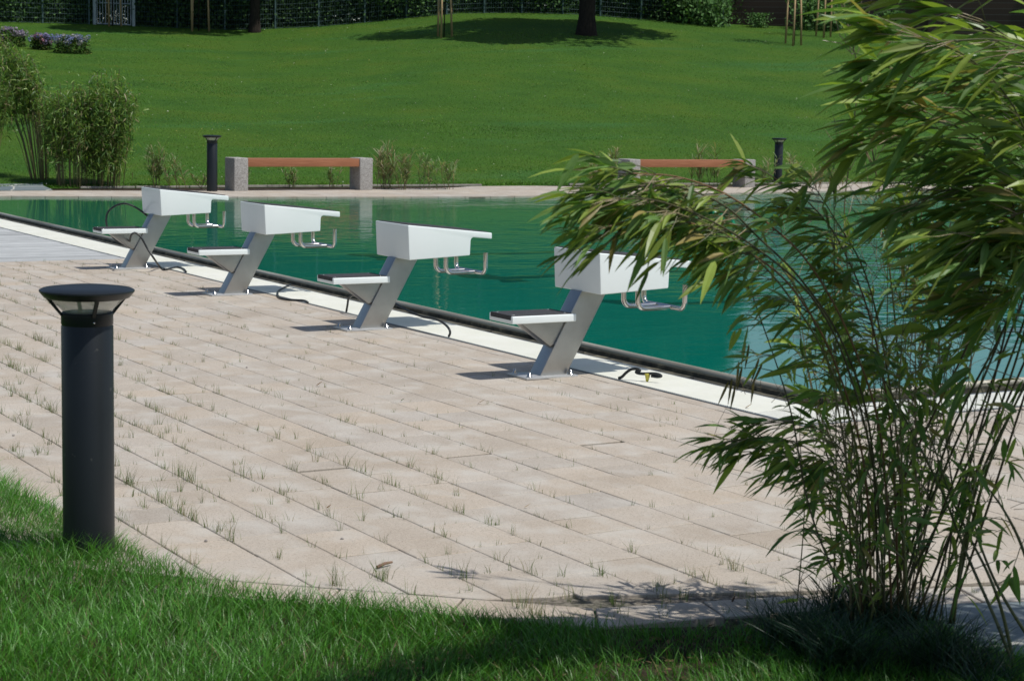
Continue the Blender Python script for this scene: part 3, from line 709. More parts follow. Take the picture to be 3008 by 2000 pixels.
# ------------------------------------------------------------------ benches (front along Y at x, from y0 to y1)
def make_bench(x, y0, y1, h, label, rz=0):
    root = empty('park_bench', (x, y0, 0), rz); L_ = y1-y0; bw = .265; dp = .42; tag(root, label, 'bench', 'benches across the pool')
    for a in (0, L_-bw):
        mb = MB(); mb.box(-dp, 0, a, a+bw, -.02, h); mb.build('concrete_block', M['washed'], root, bevel=.022, seg=3, auto=True)
    for k in range(3):
        mb = MB(); mb.box(-dp+.015+k*.132, -dp+.015+k*.132+.125, bw+.002, L_-bw-.002, h-.155, h-.012); mb.build('seat_beam', M['timber'], root, bevel=.008, auto=True)
    return root
make_bench(-21.02, 6.72, 9.42, .575, 'long bench of reddish timber between two washed concrete blocks, fully visible across the pool', .02)
b2a = at(1857, 556); b2b = at(2229, 552)
make_bench(-21.06, b2b.y-3.10, b2b.y, .565, 'timber and concrete bench across the pool, partly hidden behind bamboo leaves')

# ------------------------------------------------------------------ cables
def spline(pts, n=6):
    pts = [Vector(p) for p in pts]; o = []
    for i in range(len(pts)-1):
        p0, p1, p2, p3 = pts[max(i-1, 0)], pts[i], pts[i+1], pts[min(i+2, len(pts)-1)]
        for k in range(n):
            t = k/n; o.append(.5*((2*p1)+(-p0+p2)*t+(2*p0-5*p1+4*p2-p3)*t*t+(-p0+3*p1-3*p2+p3)*t**3))
    o.append(pts[-1]); return o
def cable(pl, sc, ox, oy, A, B, label, r_=.0085, zmin=.009, flat=False):
    """image points pl laid on the upright plane through ground points A and B"""
    n = Vector((-(B-A).y, (B-A).x, 0)).normalized(); pts = []
    for a, b in pl:
        p = onplane(ox+a/sc, oy+b/sc, A, n) if not flat else at(ox+a/sc, oy+b/sc, .01)
        p.z = max(p.z, zmin); pts.append(p)
    mb = MB(); mb.tube(spline(pts), r_, 8); o = mb.build('cable', M['rubber'], smooth=True); tag(o, label, 'cable', 'black cables by the starting blocks'); return pts
# block 1
q1 = Vector((-7.55, .62, 0)); q2 = Vector((-7.35, -.1, 0))
vd = Vector((fw.x, fw.y, 0)).normalized(); sd = Vector((-vd.y, vd.x, 0))
c1 = Vector((-7.75, .42, 0)); c1b = Vector((-7.2, .1, 0))
n1 = [(560, 415), (480, 350), (400, 305), (335, 290), (260, 310), (200, 360), (183, 420), (188, 480), (215, 545), (260, 600), (310, 625), (370, 625)]
n2 = [(400, 560), (440, 545), (490, 590), (540, 680), (600, 770)]; n3 = [(650, 840), (690, 860), (740, 850), (800, 840), (850, 855), (875, 880)]
P1 = [onplane(250+a/2.949, 500+b/2.949, c1, vd) for a, b in n1]
P2 = [onplane(250+a/2.949, 500+b/2.949, c1b, vd) for a, b in n2]
P3 = [at(250+a/2.949, 500+b/2.949, .012) for a, b in n3]
mid = [P1[-1].lerp(P2[0], .5)]; mid[0].z -= .03
mb = MB(); mb.tube(spline(P1+mid+P2+P3), .0095, 8); tag(mb.build('cable', M['rubber'], smooth=True), 'long black cable looping high behind the farthest starting block and ending on the grating', 'cable', 'black cables by the starting blocks')
G = lambda ox, oy, sc, a, b: at(ox+a/sc, oy+b/sc)
cable([(1780, 992), (1720, 1020), (1670, 1055), (1680, 1100), (1750, 1120), (1830, 1125), (1900, 1130), (1930, 1145)], 2.949, 250, 500, None or G(250, 500, 2.949, 1780, 1000), G(250, 500, 2.949, 1930, 1145),
      'short black cable lying bent on the grating between two starting blocks', flat=True)
cable([(460, 1245), (475, 1150), (490, 1080), (560, 1035), (640, 1035), (740, 1060), (850, 1095), (1000, 1135), (1100, 1190), (1200, 1240), (1330, 1290), (1480, 1320), (1580, 1370), (1640, 1430), (1655, 1480), (1640, 1530)],
      3.92, 900, 600, G(900, 600, 3.92, 455, 1250), G(900, 600, 3.92, 1640, 1535), 'black cable arching in front of the second nearest starting block')
A = G(1400, 700, 3.37, 1415, 1400); B = G(1400, 700, 3.37, 1850, 1440)
pc = cable([(1405, 1405), (1440, 1370), (1480, 1330), (1530, 1297), (1590, 1292), (1618, 1308), (1580, 1320), (1590, 1332), (1640, 1340), (1740, 1338), (1800, 1345), (1828, 1362), (1790, 1370), (1730, 1362)],
           3.37, 1400, 700, A, B, 'curled black cable with yellow tape on the grating near the closest starting block', .0088)
n = Vector((-(B-A).y, (B-A).x, 0)).normalized()
tp = [onplane(1400+a/3.37, 700+b/3.37, A-n*.0, n) for a, b in [(1690, 1335), (1692, 1370), (1688, 1410), (1688, 1448)]]
mb = MB(); mb.tube(tp, [.017, .014, .008, .003], 8); tp_o = mb.build('yellow_tape', M['tape']); tag(tp_o, 'yellow tape wrapped round the curled black cable', 'tape')

# ------------------------------------------------------------------ leaf and cane builder
def leaf(mb, p, d, L_, W_, nrm, col, bend=.25):
    d = d.normalized(); s = d.cross(nrm); 
    if s.length < 1e-4: s = d.orthogonal()
    s.normalize(); nn = s.cross(d).normalized(); g_ = Vector((0, 0, -1))
    prof = [(0, .12), (.12, .75), (.35, 1.0), (.65, .78), (.88, .32), (1, .0)]
    vs = []
    for t, w_ in prof:
        c = p+d*(L_*t)+g_*(bend*L_*t*t)
        hw = W_/2*w_
        vs += [c-s*hw+nn*(hw*.35), c, c+s*hw+nn*(hw*.35)]
    fs = []
    for i in range(len(prof)-1):
        a = i*3; fs += [(a, a+1, a+4, a+3), (a+1, a+2, a+5, a+4)]
    mb.add(vs, fs, col)
def rv(s=1): return Vector((random.gauss(0, s), random.gauss(0, s), random.gauss(0, s)))
def bcol(br=1.0):
    r_ = random.random(); g = random.uniform(.75, 1.4)*br
    if r_ < .05: return (.32*g, .26*g, .09*g)
    if r_ < .5: return (.26*g, .34*g, .065*g)
    return (.14*g, .245*g, .065*g)
def add_twig(mbl, mbc, p, d, L_, nl, leafL, main, spread=.5, wn=None):
    n = 4; pts = [p]; dd = d.normalized()
    for i in range(n):
        dd = (dd+main*.12+rv(.07)).normalized(); pts.append(pts[-1]+dd*(L_/n))
    straw = (.34, .27, .16) if random.random() < .55 else (.13, .13, .05)
    mbc.tube(pts, [.0017, .0015, .0013, .0011, .0008], 4, straw)
    for i in range(nl):
        t = 1-(i/max(nl, 1))*.7; k = t*n; j = min(int(k), n-1); q_ = pts[j].lerp(pts[j+1], k-j)
        ld = (dd*.75+main*.55+rv(spread)).normalized()
        up_ = (Vector((0, 0, 1))+rv(.45)).normalized()
        ll = leafL*random.uniform(.6, 1.15); leaf(mbl, q_, ld, ll, ll*random.uniform(.15, .215), up_, bcol(), random.uniform(.05, .35))

# ------------------------------------------------------------------ foreground bamboo
BD = 5.87
def pd(u, v, o=0): return atd(u, v, BD+o)
bam = empty('bamboo', (5.19, -1.77, 0)); tag(bam, 'large leafy bamboo clump arching left over the paving at right in the foreground', 'bamboo')
bl = Vector(bam.location)
def loc(mb): mb.v = [(p[0]-bl.x, p[1]-bl.y, p[2]-bl.z) for p in mb.v]; return mb
LEFT = -RT; DN = -UP
def culm(path, rad=.0045, s0=.5, step=.07, tw=.22, nl=6, leafL=.115, main=None, spread=.42, col=None, density=1.0, ntw=2):
    pts = spline([pd(*p) for p in path], 7); n = len(pts)
    col = col or random.choice([(.20, .16, .06), (.24, .13, .06), (.16, .17, .05), (.09, .08, .035), (.28, .22, .11)])
    mbc = MB(); mbl = MB()
    mbc.tube(pts, [rad*(1-.62*i/n) for i in range(n)], 6, col)
    # nodes
    acc = 0; tot = sum((pts[i+1]-pts[i]).length for i in range(n-1)); run = 0; nxt = .12
    for i in range(n-1):
        seg = (pts[i+1]-pts[i]); run += seg.length
        if run > nxt:
            nxt += random.uniform(.08, .13); r_ = rad*(1-.62*i/n); t = seg.normalized()
            mbc.tube([pts[i]-t*.002, pts[i], pts[i]+t*.002], [r_, r_*1.35, r_], 6, (col[0]*.6, col[1]*.6, col[2]*.6))
    run = 0; nxt = s0*tot
    mains = main or (LEFT*.8+DN*.25)
    for i in range(n-1):
        seg = pts[i+1]-pts[i]; run += seg.length
        while run > nxt:
            nxt += step*random.uniform(.6, 1.4)
            f_ = run/tot
            for _ in range(ntw):
                if random.random() > density: continue
                d = (seg.normalized()*.7+mains*.6+rv(.42)).normalized()
                add_twig(mbl, mbc, pts[i], d, tw*random.uniform(.5, 1.2), max(1, int(nl*random.uniform(.5, 1.3))), leafL, mains, spread)
    for _ in range(3):
        add_twig(mbl, mbc, pts[-1], (pts[-1]-pts[-3]).normalized()+rv(.2), tw*.7, nl, leafL, mains, spread)
    c = loc(mbc).build('culm', M['cane'], bam, smooth=True, colors=True)
    if mbl.v: loc(mbl).build('foliage', M['bleaf'], c, smooth=False, colors=True)
random.seed(21)
MA = LEFT*.92+DN*.34
# arm A: the long branch to the left over the near block
for k, pth_ in enumerate([
    [(2600, 1820), (2570, 1400), (2490, 1080), (2390, 880), (2250, 750), (2090, 650), (1930, 590), (1800, 585)],
    [(2560, 1820), (2540, 1380), (2450, 1060), (2330, 850), (2200, 740), (2060, 665), (1900, 640), (1790, 665)],
    [(2620, 1820), (2590, 1300), (2500, 1000), (2380, 780), (2260, 660), (2130, 570), (1990, 520), (1860, 510)],
    [(2580, 1810), (2560, 1300), (2480, 1020), (2360, 830), (2230, 700), (2120, 600), (1960, 545), (1760, 570)],
    [(2540, 1820), (2520, 1350), (2430, 1060), (2310, 860), (2190, 730), (2080, 660), (1960, 620)]]):
    o = random.uniform(-1.12, -.92)
    culm([(u, v, o*(i/6)) for i, (u, v) in enumerate(pth_)], .0042, .69, .044, .145, 5, .106, MA+DN*(.05*k-.12), .36, ntw=2)
# crown of the middle: upright ones with drooping leaves
for pth_ in [[(2640, 1820), (2620, 1300), (2560, 950), (2470, 720), (2380, 600), (2270, 520)],
             [(2660, 1820), (2640, 1350), (2600, 1050), (2540, 800), (2450, 640), (2400, 560)],
             [(2500, 1820), (2490, 1400), (2440, 1100), (2370, 900), (2290, 780)]]:
    culm([(u, v, -.38*(i/5)) for i, (u, v) in enumerate(pth_)], .0042, .55, .065, .15, 5, .105, MA, .5, ntw=2)
# arm B: mass top right
MBd = LEFT*.95+DN*.12
for k, pth_ in enumerate([
    [(2750, 1820), (2830, 1350), (2920, 950), (2930, 700), (2850, 520), (2740, 420), (2640, 400)],
    [(2760, 1820), (2860, 1400), (2960, 1000), (3000, 700), (2930, 430), (2800, 290), (2680, 230)],
    [(2780, 1820), (2900, 1400), (3010, 1000), (3070, 650), (3000, 350), (2850, 180), (2700, 110)],
    [(2790, 1820), (2930, 1400), (3060, 950), (3130, 550), (3060, 220), (2900, 70), (2720, 10)],
    [(2800, 1820), (2960, 1350), (3100, 900), (3180, 450), (3100, 120), (2980, -60), (2800, -120)],
    [(2740, 1820), (2850, 1300), (2980, 900), (2990, 650), (2900, 560), (2790, 560), (2700, 590)],
    [(2770, 1820), (2900, 1350), (3030, 850), (3060, 600), (2990, 480), (2880, 410), (2740, 330)],
    [(2790, 1820), (2950, 1350), (3090, 800), (3120, 400), (3060, 180), (2940, 120), (2800, 120)],
    [(2790, 1820), (2930, 1350), (3060, 850), (3080, 700), (3040, 620), (2960, 640), (2860, 700)]]):
    o = random.uniform(-.65, -.2); b0 = random.uniform(-270, 20)
    culm([(u+(b0 if i == 0 else b0*.6 if i == 1 else b0*.2 if i == 2 else 0)+random.gauss(0, 10), v, o*(i/5)) for i, (u, v) in enumerate(pth_)], .0042, .56, .062, .20, 5, .158, MBd+(UP*.16 if k in (2, 3, 4) else DN*.15), .34, ntw=2, col=random.choice([(.12, .085, .035), (.08, .06, .03), (.10, .10, .035)]))
# arm C: lower branch
for pth_ in [[(2560, 1830), (2520, 1560), (2460, 1400), (2360, 1310), (2260, 1285), (2170, 1290)],
             [(2540, 1830), (2500, 1600), (2430, 1430), (2330, 1340), (2250, 1320)],
             [(2600, 1830), (2560, 1500), (2470, 1320), (2380, 1250), (2280, 1240)]]:
    culm([(u, v, random.uniform(-.35, -.2)*(i/5)) for i, (u, v) in enumerate(pth_)], .0035, .62, .045, .13, 5, .105, LEFT*.85+DN*.45, .42, ntw=2)
# many upright canes
for k in range(32):
    b = random.gauss(2590, 105); tx = b+random.gauss(20, 110)+(b-2580)*.35; ty = random.choice([620, 700, 800, 900, 1000, 1100, 1200])+random.uniform(-60, 60)
    o = random.uniform(-.25, .3); tx += random.gauss(0, 60); mid_ = b+(tx-b)*.35+random.gauss(0, 30)
    culm([(b, random.uniform(1790, 1860), o), (mid_+random.gauss(0, 8), 1500, o), (b+(tx-b)*.65+random.gauss(0, 20), (1500+ty)/2, o*1.1), (tx, ty, o*1.2)], random.uniform(.0022, .0042), .16, .07, .10, 3, .088, random.choice([LEFT*.5+DN*.4, LEFT*.7, DN*.5-LEFT*.3, UP*.3+LEFT*.3]), .6, density=.72, ntw=2)
# leaning canes on the right
for pth_ in [[(3000, 2020), (2934, 1842), (2839, 1625), (2770, 1450), (2690, 1290), (2600, 1120)], [(2980, 1960), (2946, 1804), (2905, 1690), (2850, 1580), (2790, 1450), (2740, 1300)],
             [(3040, 1900), (2940, 1740), (2880, 1600), (2850, 1480)], [(2800, 1830), (2830, 1600), (2880, 1400), (2960, 1230), (3030, 1100)],
             [(2790, 1830), (2850, 1560), (2910, 1350), (3000, 1150), (3080, 980)], [(3060, 1780), (3000, 1600), (2950, 1500), (2900, 1430)]]:
    culm([(u, v, -.25 if u > 2900 else -.15) for u, v in pth_], .0062, .45, .10, .12, 3, .10, DN*.6+LEFT*.2, .55, density=.8, col=(.11, .115, .035), ntw=2)
# thin bare cane going up through the lawn view, with dry twigs
culm([(2660, 1800, .2), (2640, 1100, .2), (2602, 697, .2), (2570, 490, .2), (2530, 237, .2), (2508, 147, .2), (2468, -10, .2)], .0036, 2, .1, col=(.12, .11, .04))
mbc = MB()
for (u, v) in [(2602, 697), (2570, 490), (2540, 330), (2510, 160), (2490, 90), (2585, 600), (2500, 500)]:
    for _ in range(5):
        p = pd(u+random.uniform(-10, 10), v, .2); d = (UP*1.0+RT*random.gauss(0, .4)+rv(.15)).normalized(); L_ = random.uniform(.08, .22)
        mbc.tube([p, p+d*L_*.5+rv(.006), p+d*L_+rv(.01)], [.0016, .0013, .0007], 4, (.30, .23, .13))
pts_ = [pd(2480, 640, .2), pd(2500, 440, .2), pd(2516, 300, .2), pd(2540, 180, .2)]
mbc.tube(spline([pd(2500, 900, .2)]+pts_), .0022, 5, (.25, .19, .10))
loc(mbc).build('dry_twigs', M['cane'], bam, colors=True)
# tangle of dry fine twigs among the canes
mbc = MB()
for _ in range(900):
    u = random.gauss(2620, 170); v = random.uniform(560, 1500); p = pd(u, v, random.uniform(-.2, .3)); d = (UP*random.uniform(.2, 1)+RT*random.gauss(0, .6)+rv(.2)).normalized(); L_ = random.uniform(.04, .13)
    c_ = random.choice([(.30, .23, .13), (.22, .17, .10), (.14, .09, .05), (.36, .30, .20)])
    mbc.tube([p, p+d*L_*.5+rv(.004), p+d*L_+rv(.008)], [.0011, .0009, .0005], 3, c_)
o = loc(mbc).build('twig_tangle', M['cane'], bam, colors=True); o['kind'] = 'stuff'
# hanging dry leaves left of the canes
mbl = MB()
for (u, v) in [(2190, 1000), (2200, 1010), (2170, 1060), (2180, 1075), (2230, 1050), (2240, 1065), (2150, 1110), (2140, 1120), (2215, 1110), (2160, 1130)]:
    leaf(mbl, pd(u, v, .0), (DN+LEFT*.25+rv(.1)), .085, .009, RT*.3+Vector((0, 0, .2))+fw*-.8, (.12, .10, .04), .0)
loc(mbl).build('dry_leaves', M['bleaf'], bam, colors=True)
# ribbon
rp0 = [pd(2050, 655, -.58), pd(2070, 635, -.60), pd(2100, 628, -.61), pd(2135, 632, -.60), pd(2160, 660, -.58), pd(2168, 700, -.57), pd(2160, 730, -.58)]
mb = MB(); sp_ = spline(rp0, 5); vs = []
for i, p in enumerate(sp_):
    wv = UP*.007+fw*(.008*math.sin(i*.7)); vs += [p-wv, p+wv, p+wv-fw*.0012, p-wv-fw*.0012]
fs = []
for i in range(len(sp_)-1):
    a = i*4; fs += [(a, a+1, a+5, a+4), (a+3, a+7, a+6, a+2), (a+1, a+2, a+6, a+5), (a, a+4, a+7, a+3)]
mb.add(vs, fs); mb.tube([pd(2120, 640, -.59), pd(2140, 655, -.58), pd(2125, 672, -.55), pd(2105, 655, -.54), pd(2120, 640, -.59)], .003, 6); tag(mb.build('ribbon', M['ribbon']), 'shiny dark green ribbon tied round the left-leaning bamboo branch', 'ribbon')

# ornamental grass mounds at the foot of the clump
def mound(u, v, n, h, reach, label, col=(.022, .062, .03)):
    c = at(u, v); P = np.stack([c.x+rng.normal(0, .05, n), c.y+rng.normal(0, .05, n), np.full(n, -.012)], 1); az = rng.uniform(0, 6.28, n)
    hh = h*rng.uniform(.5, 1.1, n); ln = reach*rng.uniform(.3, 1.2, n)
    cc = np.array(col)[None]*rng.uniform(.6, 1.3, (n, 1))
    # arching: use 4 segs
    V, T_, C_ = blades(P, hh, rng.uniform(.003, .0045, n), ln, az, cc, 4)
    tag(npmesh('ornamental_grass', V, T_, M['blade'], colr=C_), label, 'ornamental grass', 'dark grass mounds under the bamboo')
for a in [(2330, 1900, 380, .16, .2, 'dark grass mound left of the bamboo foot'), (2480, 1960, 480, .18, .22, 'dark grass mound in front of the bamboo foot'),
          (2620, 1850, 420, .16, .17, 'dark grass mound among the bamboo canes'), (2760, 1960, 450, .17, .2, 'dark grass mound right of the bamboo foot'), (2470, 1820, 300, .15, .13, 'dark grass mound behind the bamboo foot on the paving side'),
          (2900, 2010, 240, .13, .15, 'dark grass mound under the leaning canes at right')]: mound(*a)

# leaf litter and bits
M['litter'] = leaf_mat('dead_leaf', rough=.8, trans=.1, spec=.1)
mbl = MB()
for _ in range(260):
    c = random.choice([(5.2, -2.62, .16, .22), (5.55, -1.75, .14, .12), (5.02, -2.35, .12, .2)]); p = Vector((random.gauss(c[0], c[2]), random.gauss(c[1], c[3]), random.uniform(-.008, .004)))
    a = random.uniform(0, 6.28); L_ = random.uniform(.015, .045); g = random.uniform(.25, .8); leaf(mbl, p, Vector((math.cos(a), math.sin(a), .15)), L_, L_*.28, Vector((0, 0, 1))+rv(.3), (.24*g, .17*g, .09*g), .1)
tag(mbl.build('leaf_litter', M['litter'], colors=True), 'brown leaf litter on the soil under the bamboo', 'leaf litter', kind='stuff')
for (u, v, L_, a, col, lb) in [(930, 1132, .05, .4, (.28, .15, .06), 'curled brown fallen leaf standing up on the paving joint left of centre'), (1403, 1185, .045, .9, (.30, .18, .09), 'small brown fallen leaf on the paving below the second nearest starting block'),
                         (1178, 1177, .03, .2, (.06, .16, .03), 'tiny green fallen leaf in the middle of the paving'), (960, 1492, .035, .1, (.33, .20, .10), 'pale brown fallen leaf on the paving in front of the bollard row of weeds'),
                         (2150, 1768, .03, 2.1, (.10, .06, .04), 'dark fallen leaf on the border slab near the bamboo'), (1540, 1490, .03, 1.1, (.34, .24, .12), 'straw coloured fallen leaf in a joint right of centre'),
                         (2190, 1198, .05, .2, (.36, .22, .10), 'yellow brown fallen leaf on the grating near the pool corner')]:
    p = at(u, v, .004); mbl = MB(); leaf(mbl, Vector((0, 0, 0)), Vector((math.cos(a), math.sin(a), .45)), L_, L_*.3, Vector((0, 0, 1)), col, -.2)
    o = mbl.build('fallen_leaf', M['litter'], colors=True); o.location = p; tag(o, lb, 'fallen leaf')
p = at(1108, 1665, .006); p2 = at(1152, 1650, .012); mb = MB(); mb.tube([p, p.lerp(p2, .5)+Vector((0, 0, .004)), p2], [.006, .0055, .004], 7); tag(mb.build('stick', M['stick']), 'short brown stick lying on the paving near the front edge', 'stick')
for i, (u, v) in enumerate([(40, 1278), (605, 1588), (1005, 1582), (725, 1079)]):
    p = at(u, v, .003); mb = MB(); r_ = .0075; mb.lathe([(0, .7*r_), (.6*r_, .55*r_), (r_, 0), (.6*r_, -.5*r_)], 7, (p.x, p.y, p.z))
    tag(mb.build('pebble', M['kerb']), ['dark pebble on the paving left of the bollard', 'dark pebble on the paving just right of the bollard foot', 'small pebble on the front paving slabs', 'dark pebble on the paving above the bollard lamp'][i], 'pebble')

# ------------------------------------------------------------------ reeds / young grasses behind the far terrace
def reed(u, v, hpx, wpx, n, dry, label, nst=6):
    c = at(u, v, 0) if v > 546 else hit(u, v); d = (c-CAMP).length; m = d/F; root = empty('reed_grass', c); hh = hpx*m; sp_ = wpx*m
    mbs, mbl = MB(), MB()
    for _ in range(nst):
        x0 = random.gauss(0, sp_*.22); y0 = random.gauss(0, sp_*.2); h = hh*random.uniform(.55, .95); p = Vector((y0*.5, x0, 0)); top_ = p+Vector((random.gauss(0, .05), random.gauss(0, .09), h))
        md = p.lerp(top_, .5)+Vector((random.gauss(0, .012), random.gauss(0, .02), 0)); c3 = (.16, .10, .045) if random.random() < dry else (.10, .13, .04)
        mbs.tube([p, md, top_], [.006, .005, .003], 5, c3)
        for k in range(int(2.4*n/nst)):
            f_ = random.uniform(.2, 1); b = p.lerp(top_, f_); a = random.uniform(0, 6.28); L_ = hh*random.uniform(.35, .7)
            g = random.uniform(.7, 1.3); cc = (.30*g, .26*g, .14*g) if random.random() < dry else (.15*g, .23*g, .075*g)
            leaf(mbl, b, Vector((math.cos(a)*.5, math.sin(a)*.7, random.uniform(.8, 1.8))), L_, .015, Vector((math.cos(a), math.sin(a), .2))+rv(.2), cc, random.uniform(.35, .85))
    mbs.build('stems', M['cane'], root, colors=True); mbl.build('blades', M['bleaf'], root, colors=True)
    tag(root, label, 'grass clump', 'young grasses behind the far terrace')
for a in [(462, 552, 118, 70, 90, .35, 'young grass clump right of the bushy bamboos, left of the far bollard lamp'), (530, 554, 100, 50, 40, .5, 'thin grass clump directly left of the far left bollard lamp', 4), (592, 556, 60, 34, 30, .5, 'low grass sprouts at the foot of the far left bollard lamp', 3),
          (728, 552, 62, 30, 24, .3, 'thin grass clump behind the left end of the timber bench', 3), (858, 552, 62, 50, 46, .3, 'grass clump seen under the middle of the visible bench'), (975, 551, 62, 44, 40, .3, 'grass clump seen under the right half of the visible bench'),
          (1128, 556, 128, 60, 110, .75, 'dry brownish grass clump right beside the visible bench', 12), (1176, 558, 118, 70, 110, .35, 'dense green grass clump second right of the visible bench', 9), (1250, 557, 100, 60, 50, .35, 'sparse grass clump third right of the visible bench', 4), (1298, 557, 110, 80, 60, .3, 'rightmost arching grass clump of those beside the visible bench', 5),
          (1752, 552, 90, 60, 70, .7, 'dry grass clump left of the bench behind the bamboo leaves', 8), (1790, 545, 105, 80, 80, .7, 'taller straw coloured clump touching the half hidden bench', 7), (2075, 548, 125, 110, 90, .4, 'tall thin grass clump behind the half hidden bench', 9), (2250, 548, 90, 70, 50, .4, 'grass clump between the half hidden bench and its bollard lamp', 5),
          (2330, 548, 100, 80, 60, .6, 'grass clump just right of the right far bollard lamp', 5), (2400, 552, 55, 90, 90, .95, 'straw coloured low clump right of the right far bollard lamp', 10), (2450, 552, 50, 70, 70, .9, 'small straw coloured clump at the path edge behind the bamboo', 8)]: reed(*a)

# ------------------------------------------------------------------ bushy bamboos far left
def bush(u, v, hpx, wpx, u_top, foot, n, label, low=.25, tint=1.0):
    c = hit(u, v); d = (c-CAMP).length; m = d/F; root = empty('bamboo_shrub', c); Hh = hpx*m; Wd = wpx*m; off = (u_top-u)*m
    tag(root, label, 'bamboo', 'bushy bamboos left of the lawn')
    mbs, mbl = MB(), MB(); side = Vector((RT.x, RT.y, 0)).normalized(); dep = Vector((fw.x, fw.y, 0)).normalized()
    tips = []
    for _ in range(46):
        a = random.uniform(0, 6.28); r_ = math.sqrt(random.random()); p = side*(math.cos(a)*r_*foot*m/2)+dep*(math.sin(a)*r_*foot*m/2)
        q_ = side*(off+math.cos(a)*r_*Wd*.46)+dep*(math.sin(a)*r_*Wd*.46)+Vector((0, 0, Hh*random.uniform(.62, 1.0)*(1-.25*r_*r_)))
        md = p.lerp(q_, .55)-side*(off*.25)+Vector((0, 0, Hh*.08)); col = random.choice([(.20, .17, .07), (.14, .13, .05), (.10, .09, .04)])
        mbs.tube(spline([p, md, q_], 3), .0065, 4, col); tips.append((p, md, q_))
    for _ in range(int(n*1.5)):
        p, md, q_ = random.choice(tips); t = random.uniform(low, 1)**.8; b = (p.lerp(md, t)).lerp(md.lerp(q_, t), t)+rv(.09)
        g = random.uniform(.6, 1.35)*tint; r_ = random.random(); col = (.26*g, .22*g, .11*g) if r_ < .10 else ((.20*g, .30*g, .06*g) if r_ < .55 else (.10*g, .20*g, .045*g))
        dr = (-side*.3+Vector((0, 0, random.uniform(-.5, .6)))+rv(.55)); leaf(mbl, b, dr, random.uniform(.09, .15), random.uniform(.014, .023), Vector((0, 0, 1))+rv(.5), col, random.uniform(.1, .5))
    mbs.build('canes', M['cane'], root, colors=True); mbl.build('foliage', M['bleaf'], root, colors=True)
bush(118, 533, 435, 165, 38, 52, 3300, 'tall bamboo at the left picture edge with bare canes below its crown', .55)
bush(-45, 540, 400, 190, -50, 60, 2400, 'bamboo cut by the left picture edge, dry foliage over the slate path', .4)
bush(212, 548, 318, 150, 205, 100, 3200, 'left half of the dense low bamboo, slightly shorter', .22)
bush(312, 550, 345, 190, 322, 110, 5200, 'dense rounded bamboo bush leafy almost to the ground, right of the bare-caned one', .12)

# unseen bamboo added right of the view, crown shaped to shade the clump's foot
shade_bam = empty('bamboo_shrub', (6.42, -.75, 0)); tag(shade_bam, 'unseen tall bamboo added outside the right edge, shading the foot of the foreground clump', 'bamboo')
mbs, mbl = MB(), MB()
for _ in range(40):
    a = random.uniform(0, 6.28); r_ = math.sqrt(random.random()); p = Vector((math.cos(a)*r_*.2, math.sin(a)*r_*.2, -.02)); q_ = Vector((math.cos(a)*r_*.52, math.sin(a)*r_*.52, random.uniform(2.4, 3.1)))
    md = p.lerp(q_, .5); mbs.tube(spline([p, md, q_], 3), .005, 5, (.12, .11, .04))
    for k in range(70):
        t = random.uniform(.78, 1); b = p.lerp(q_, t)+rv(.12); leaf(mbl, b, rv(.6)+Vector((0, 0, -.2)), random.uniform(.09, .15), random.uniform(.015, .024), Vector((0, 0, 1))+rv(.4), bcol(), .3)
mbs.build('canes', M['cane'], shade_bam, colors=True); mbl.build('foliage', M['bleaf'], shade_bam, colors=True)

# ------------------------------------------------------------------ hydrangeas
def hydr(u, v, hpx, wpx, label, hues, n=26):
    c = hit(u, v); d = (c-CAMP).length; m = d/F; root = empty('hydrangea', c); Hh = hpx*m; Wd = wpx*m; tag(root, label, 'hydrangea', 'flowering shrubs on the slope')
    mbl, mbf = MB(), MB(); side = Vector((RT.x, RT.y, 0)).normalized(); dep = Vector((fw.x, fw.y, 0)).normalized()
    for _ in range(900):
        a = random.uniform(0, 6.28); e = random.random(); r_ = random.random()**.4; p = side*(math.cos(a)*r_*Wd/2*math.sqrt(1-e*e*.8))+dep*(math.sin(a)*r_*Wd/2*.8)+Vector((0, 0, Hh*e*.93)); g = random.uniform(.6, 1.3)
        leaf(mbl, p, rv(.6)+Vector((0, 0, .2)), random.uniform(.07, .13), random.uniform(.04, .07), Vector((0, 0, 1))+rv(.5), (.10*g, .13*g, .03*g) if random.random() < .35 else (.04*g, .08*g, .025*g), .2)
    for _ in range(n):
        a = random.uniform(0, 6.28); r_ = random.random()**.5; p = side*(math.cos(a)*r_*Wd/2)+dep*(-abs(math.sin(a))*r_*Wd/2*.8)+Vector((0, 0, Hh*(.98-.5*r_*r_*random.random())))
        h = random.choice(hues); br = random.uniform(.08, .13)
        for k in range(42):
            q_ = Vector((random.gauss(0, 1), random.gauss(0, 1), random.gauss(0, 1))).normalized(); g = random.uniform(.6, 1.25); leaf(mbf, p+q_*br*.9, (q_.orthogonal()+rv(.5)), .045, .04, q_, (h[0]*g, h[1]*g, h[2]*g), .0)
    mbl.build('foliage', M['tleaf'], root, colors=True); mbf.build('flower_heads', M['petal'], root, colors=True)
BLU, MAU, PNK = (.22, .25, .48), (.30, .24, .42), (.42, .20, .26)
hydr(32, 140, 50, 90, 'mauve hydrangea at the left edge, half behind the tall bamboo', [MAU, (.36, .30, .38)])
hydr(122, 150, 42, 62, 'hydrangea with blue and dark pink heads in the middle of the three', [BLU, MAU, PNK, BLU])
hydr(212, 160, 50, 112, 'rightmost hydrangea, wide, pale blue heads over yellowish leaves', [BLU, BLU, (.45, .42, .42)])

